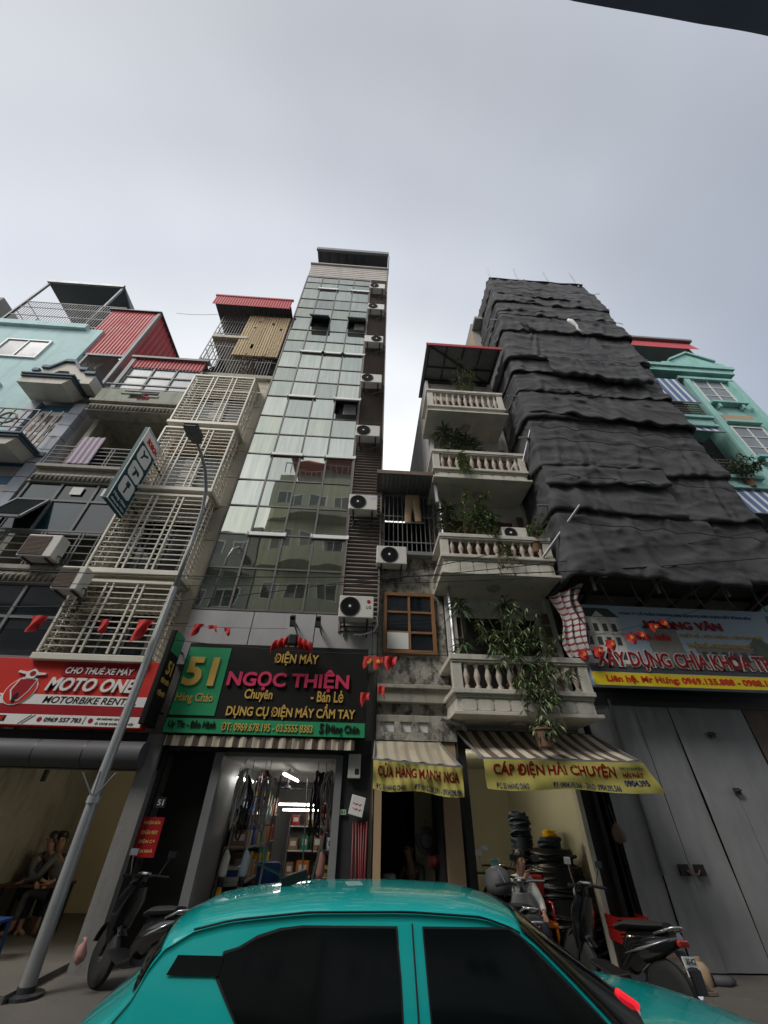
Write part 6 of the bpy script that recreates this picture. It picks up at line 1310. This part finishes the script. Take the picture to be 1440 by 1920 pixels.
t = lit_tube('small lit lamp at the upper left of the cable shop', (2.06, 8.9, 2.45), (2.06, 9.6, 2.45), 'tube_warm'); del t['group']
t = lit_tube('small lit lamp at the upper right corner of the dim rental shop', (-3.85, 8.9, 2.58), (-4.35, 8.9, 2.58), 'tube_warm'); del t['group']
def strut(name, label, cat, fn, mat, group=None): m = MB(); fn(m); return tag(m.build(name, mat, smooth='auto'), label, cat, group)
fan = thing('ceiling_fan', 'dark ceiling fan in the middle of the 51 shop', 'fan', (-1.5, 10.6, 2.35)); MB().tube([(-1.5,10.6,2.7),(-1.5,10.6,2.33)], .02, 6).lathe([(.05,2.3),(.09,2.33),(.05,2.38)], (-1.5,10.6,0), 12).build('motor', mt['dark_metal'], fan)
for k in range(3): g = k*2.09+.3; MB().obox((-1.5+.34*math.cos(g), 10.6+.34*math.sin(g), 2.33), (.5,.11,.01), Matrix.Rotation(g, 3, 'Z')).build('blade', mt['dark_metal'], fan)
for k, (x, y, lab) in enumerate(((-2.12, 8.85, 'yellow legged tripod nearest the left jamb of the 51 shop'), (-1.80, 8.9, 'yellow legged tripod with blue wrapped head, second in the 51 shop'), (-.52, 8.9, 'yellow legged tripod at the right side of the 51 shop'))):
    t = thing('tripod', lab, 'tripod', (x, y, .17), 'tripods in the 51 shop')
    for j in range(3): g = j*2.09+.5; MB().bar((x, y, .95), (x+.2*math.cos(g), y+.2*math.sin(g), .17), .04).build('leg', mt['yellow_leg'], t)
    MB().tube([(x,y,.93),(x,y,1.02),(x,y,1.05)], [.05,.05,.03], 8).build('head', mt['black'], t); MB().tube([(x,y,1.05),(x,y,1.1),(x+.02,y,1.3),(x,y,1.38)], [.05,.07,.06,.02], 8).build('wrapped_top', mt['sky_blue'] if k == 1 else mt['cloth_white'] if k == 0 else mt['pink_plastic'], t, smooth=True)
    MB().tube([(x,y,1.36),(x+.05,y+.05,2.3)], .012, 5).build('pole', mt['steel'], t)
rk = thing('shelf_rack', 'tall steel rack of cartons along the left wall of the 51 shop', 'rack', (-2.2, 11, .17))
for y in (9.6, 11.2, 12.8): MB().box(-2.4, -2.37, y, y+.03, .17, 2.3).box(-2.0, -1.97, y, y+.03, .17, 2.3).build('upright', mt['alu'], rk)
for z in (.35, .85, 1.35, 1.85): MB().box(-2.4, -1.97, 9.6, 12.83, z, z+.03).build('shelf', mt['alu'], rk)
rk2 = thing('shelf_rack', 'rack across the back wall of the 51 shop', 'rack', (-1.4, 15, .17))
for x in (-1.9, -1.0, -.4): MB().box(x, x+.03, 14.9, 15.3, .17, 2.1).build('upright', mt['alu'], rk2)
for z in (.5, 1.05, 1.6): MB().box(-1.9, -.37, 14.9, 15.3, z, z+.03).build('shelf', mt['white_metal'], rk2)
rn = random.Random(12); cm = ['carton','ply','red_paint','blue_plastic','sign_green','cloth_white','carton','orange','yellow_leg']; nm = dict(carton='brown', ply='tan', red_paint='red', blue_plastic='blue', sign_green='green', cloth_white='white', orange='orange', yellow_leg='yellow')
lv = {.35:'bottom', .85:'second', 1.35:'third', 1.85:'top', .5:'lowest', 1.05:'middle', 1.6:'upper'}; seen = {}
def box_thing(x, y, z, sx_, sy, sz, mk, where):
    key = (nm[mk], where); seen[key] = seen.get(key, 0)+1; o_ = ('','second ','third ','fourth ','fifth ')[min(4, seen[key]-1)]
    t = thing('carton_box', ('%s%s box on the %s' % (o_, nm[mk], where)).strip(), 'box', (x, y, z), 'boxes on the racks of the 51 shop')
    MB().box(x-sx_/2, x+sx_/2, y-sy/2, y+sy/2, z, z+sz).build('box', mt[mk], t, bevel=.006); MB().box(x-sx_*.3, x+sx_*.3, y-sy/2-.003, y-sy/2-.001, z+sz*.35, z+sz*.75).build('paper_label', mt['cloth_white'] if mk != 'cloth_white' else mt['sign_blue'], t)
for z in (.35, .85, 1.35, 1.85):
    y = 9.8
    while y < 12.7: s = rn.uniform(.25,.42); box_thing(-2.17, y+s/2, z+.031, .34, s*.9, rn.uniform(.2,.4), rn.choice(cm), lv[z]+' shelf of the left rack'); y += s+rn.uniform(.02,.2)
for z in (.5, 1.05, 1.6):
    x = -1.86
    while x < -.7: s = rn.uniform(.2,.4); box_thing(x+s/2, 15.05, z+.031, s*.9, .3, rn.uniform(.22,.42), rn.choice(cm), lv[z]+' shelf of the back rack'); x += s+rn.uniform(.02,.15)
def drum(label, x, y, r, h, mat):
    t = thing('barrel', label, 'barrel', (x, y, .17)); MB().lathe([(r*.95,0),(r,.03),(r,h*.33),(r*1.03,h*.35),(r,h*.37),(r,h*.66),(r*1.03,h*.68),(r,h*.7),(r,h-.03),(r*.95,h)], (x, y, .17), 20).build('drum', mat, t, smooth='auto'); MB().lathe([(r*.9,0),(r*.9,.02)], (x, y, .171+h), 20).build('lid', mat, t)
drum('dark blue plastic barrel standing in the 51 shop', -1.58, 10.2, .22, .95, mt['blue_plastic'])
t = thing('machine', 'red boxed pump machine on the floor of the 51 shop', 'machine', (-1.0, 9.6, .17)); MB().box(-1.25,-.78,9.4,9.8,.17,.72).build('case', mt['red_paint'], t, bevel=.03); MB().lathe([(.10,-.05),(.12,0),(.10,.05)], (-1.0,9.36,.45), 16, 'y').build('wheel', mt['dark_metal'], t)
MB().tube([(-1.2,9.5,.72),(-1.2,9.5,.84),(-.83,9.5,.84),(-.83,9.5,.72)], .018, 6).build('handle', mt['chrome'], t)
ld = thing('step_ladder', 'aluminium step ladder leaning at the right side of the 51 shop', 'ladder', (-.6, 9.4, .17))
for x0_ in (-.85, -.55): MB().bar((x0_, 9.2, .17), (x0_+.3, 9.7, 1.55), .04).build('rail', mt['alu'], ld)
for k in range(5): a = .12+k*.18; MB().bar((-.85+.3*a, 9.2+.5*a, .17+1.38*a), (-.55+.3*a, 9.2+.5*a, .17+1.38*a), .05).build('rung', mt['alu'], ld)
hx = [(-2.08,'white'),(-1.95,'dark'),(-1.74,'red'),(-1.60,'clear'),(-.72,'black'),(-.58,'red and white'),(-.46,'grey')]
for k, (x, c) in enumerate(hx):
    m = MB(); y = 8.75+.12*(k % 3); zt = 2.55-.1*(k % 2)
    for j in range(5):
        r = .035+.05*rn.random(); a = rn.uniform(-.08,.08); hh = rn.uniform(.22,.48); w_ = rn.uniform(-.06,.06); m.tube([(x+a+r*math.cos(g)+w_*math.sin(g*1.7+j), y+.03*j+.03*math.sin(g*3+j), zt-hh-.04+hh*math.sin(g)+.03*math.sin(g*5+j)) for g in np.linspace(-4.71, 1.57, 19)], .010+.008*(j % 3), 5)
    m.tube([(x,y,2.7),(x,y,zt)], .006, 4)
    tag(m.build('hose_coil', [mt['cloth_white'], mt['black'], mt['red_paint'], mt['silver_paint'], mt['black'], mt['red_paint'], mt['steel']][k], smooth=True), ['white','dark','red','silver','black','red and white','grey'][k]+' coil of hose hanging in the opening of the 51 shop, '+('left' if x < -1.3 else 'right')+' side', 'hose')
for k, (x, lean, c) in enumerate(((-2.25,.1,'black'),(-1.55,.12,'alu'),(-1.88,.06,'steel'),(-.66,-.1,'dark_metal'),(-.80,-.16,'steel'))):
    tag(MB().tube([(x, 8.8+.15*k, .17), (x+lean, 8.9+.15*k, 2.45)], .016, 6).build('pole', mt[c]), ['black pole leaning at the left jamb of the 51 shop','thick bright pole leaning near the middle of the 51 shop','grey pole leaning between the two left tripods','dark pole leaning at the right jamb of the 51 shop','grey pole leaning by the step ladder'][k], 'pole')
mt['hose_red'] = M('dark red hose', (.13,.012,.014), .5, var=.2)
bn = thing('hose_bundle', 'bundle of dark red hoses hung down the wall right of the 51 shop', 'hose', (.12, 8.2, .2))
for k in range(6): MB().tube([(.0+k*.045, 8.2-.02*(k % 2), 1.80), (.02+k*.045+.03*math.sin(k), 8.16, 1.0), (.0+k*.045, 8.2, .2)], .018, 6).build('hose', mt['hose_red'], bn, smooth=True)
nb = thing('notice_board', 'tilted white notice board with red scribble hung right of the 51 shop', 'sign', (.04, 8.15, 2.0)); rot = Matrix.Rotation(R(-14), 3, 'Y')
MB().obox((.05, 8.12, 2.0), (.24, .015, .27), Matrix.Rotation(R(12), 3, 'Y')).build('board', mt['cloth_white'], nb, bevel=.01)
for k in range(2): MB().tube([(-.02+.02*j, 8.108, 2.04-.07*k+.012*math.sin(j*2.1+k)-.004*j) for j in range(8)], .004, 4).build('scribble', mt['sign_red'], nb)
mtb = thing('meter_box', 'grey electricity meter box on the dark pillar right of the 51 shop', 'box', (-.02, 8.2, 2.5)); MB().box(-.14, .08, 8.12, 8.245, 2.38, 2.74).build('case', mt['ac'], mtb, bevel=.01); MB().box(-.02, .05, 8.112, 8.119, 2.44, 2.52).build('meter_window', mt['dark_glass'], mtb)
hn = thing('house_number', 'small pale green number plate beside the white notice board', 'sign', (-.18, 8.2, 1.93)); MB().box(-.24, -.13, 8.2, 8.21, 1.88, 1.95).build('plate', mt['lightgreen'], hn); letters(hn, '51', -.215, -.155, 1.895, 1.935, 8.199, mt['sign_black'], .02, 0, .002)
mt['hat_red'] = M('dull red cap', (.14,.015,.02), .8)
for k, (x, y, z, c, lab) in enumerate(((1.30,8.85,1.55,'dark_metal','dark round hat hung on the pale wall inside the old house doorway'),(1.43,8.85,1.28,'hat_red','red cap hung below the dark hat inside the old house doorway'))):
    t = thing('hat', lab, 'hat', (x, y, z)); MB().lathe([(.20*(1-.45*k),.0),(.17*(1-.45*k),-.02),(.12*(1-.45*k),-.03),(.10*(1-.45*k),-.10),(.02,-.12)], (x, y, z), 16, 'y').build('brim', mt[c], t, smooth='auto')
    MB().bar((x, y+.02, z+.3), (x, y, z+.02), .012).build('cord', mt['black'], t)
tag(MB().lathe([(.11,0),(.12,.25),(.1,.3)], (.62, 8.5, .85), 14).build('jar', mt['grey_glass'], smooth='auto'), 'pale plastic jar on a stand just inside the old house doorway', 'jar')
def heap(label, name, x, y, layers, seed, mats, cat='cable pile'):
    rn = random.Random(seed); t = thing(name, label, cat, (x, y, .17)); z = .17
    for i, (r, h, mk) in enumerate(layers):
        m = MB(); n = max(1, int(h/.032))
        for k in range(n):
            rr = r*rn.uniform(.84,1.05); ox, oy = rn.uniform(-.045,.045), rn.uniform(-.03,.03); w1, w2 = rn.uniform(-.03,.03), rn.uniform(0,6)
            m.tube([(x+ox+rr*math.cos(g), y+oy+rr*math.sin(g)*.9, z+.02+k*.032+w1*math.sin(g+w2)+.014*math.sin(g*3+k)) for g in np.linspace(0, 6.283, 19)], .024, 5)
        m.lathe([(r*.93, .01), (r*.93, h)], (x, y, z), 14); z += n*.032
        m.build('coil', mt[mk], t, smooth='auto')
heap('tall narrow stack of dark cable coils against the lit wall of the cable shop', 'cable_stack', 3.2, 9.4, [(.19,.7,'black'),(.18,.6,'black'),(.17,.55,'denim')], 1, None)
heap('huge black heap of cable coils with a yellow coil on top', 'cable_stack', 3.55, 8.9, [(.50,.7,'black'),(.46,.4,'black'),(.34,.25,'black'),(.18,.18,'denim'),(.12,.1,'yellow_leg')], 2, None)
heap('low pile of black cable coils on the floor behind the seated person', 'cable_stack', 2.75, 9.3, [(.3,.35,'black'),(.24,.2,'denim')], 3, None)
ch = thing('chair', 'red plastic chair with orange trim between the seated person and the black heap', 'chair', (3.0, 8.45, .17))
MB().box(2.82,3.2,8.3,8.65,.58,.64).build('seat', mt['orange'], ch, bevel=.02); MB().box(2.82,3.2,8.62,8.68,.66,1.15).build('backrest', mt['red_paint'], ch, bevel=.03)
for x in (2.85,3.17):
    for y in (8.33,8.62): MB().bar((x,y,.58),(x,y-.02,.17),.035).build('leg', mt['orange'], ch)
    MB().tube([(x,8.62,.85),(x,8.34,.85),(x,8.33,.62)], .018, 6).build('armrest', mt['red_paint'], ch, smooth=True)
pk = thing('plastic_crate', 'red plastic crates stacked in the dark gap beside the hoarding', 'crate', (4.1, 8.0, .15))
for k in range(2):
    z = .5+k*.14; m = MB().box(3.92,4.38,7.9,8.2,z,z+.02)
    for q in range(3): m.box(3.92,4.38,7.885,7.899,z+.02+q*.04,z+.045+q*.04)
    m.box(3.90,3.92,7.88,8.2,z,z+.13).box(4.38,4.40,7.88,8.2,z,z+.13).build('side', mt['red_paint'], pk)
MB().box(3.92,4.38,7.9,8.2,.15,.495).build('base_box', mt['black'], pk)
tag(MB().lathe([(.02,0),(.09,.04),(.11,.13),(.07,.22),(.02,.27)], (4.38, 8.02, 1.58), 12).tube([(4.38,8.02,1.8),(4.38,8.1,2.1)], .006, 4).build('plastic_bag', mt['rust_panel'], smooth=True), 'brownish plastic bag hanging in the dark gap beside the grey hoarding', 'bag')
gr = thing('metal_grating', 'rusty steel ladder like grating lying on the pavement in front of the hoarding', 'grating', (4.5, 7.6, .16))
a, b, c_, d_ = Vector((4.25,7.95,.42)), Vector((4.62,7.95,.42)), Vector((4.72,7.35,.17)), Vector((4.30,7.35,.17))
MB().bar(a, d_, .03).bar(b, c_, .03).build('rail', mt['rust_panel'], gr)
for k in range(7): MB().bar(a.lerp(d_, k/6), b.lerp(c_, k/6), .025).build('rung', mt['rust_panel'], gr)
tag(MB().lathe([(.09,0),(.10,.02),(.10,.16),(.06,.21),(.035,.22),(.035,.26)], (4.86, 7.75, .152), 14).tube([(4.78,7.75,.33),(4.74,7.75,.27),(4.77,7.75,.2)], .012, 6).build('jug', mt['khaki'], smooth='auto'), 'dirty cream plastic jug standing at the foot of the hoarding', 'jug')
tag(MB().tube([(4.98,7.75,.20),(5.15,7.72,.19),(5.3,7.78,.19)], [.05,.06,.03], 8).build('rag', mt['grey_cloth'], smooth=True), 'grey rag beside the cream jug on the pavement', 'rag')
bpy.data.objects.remove(_to)
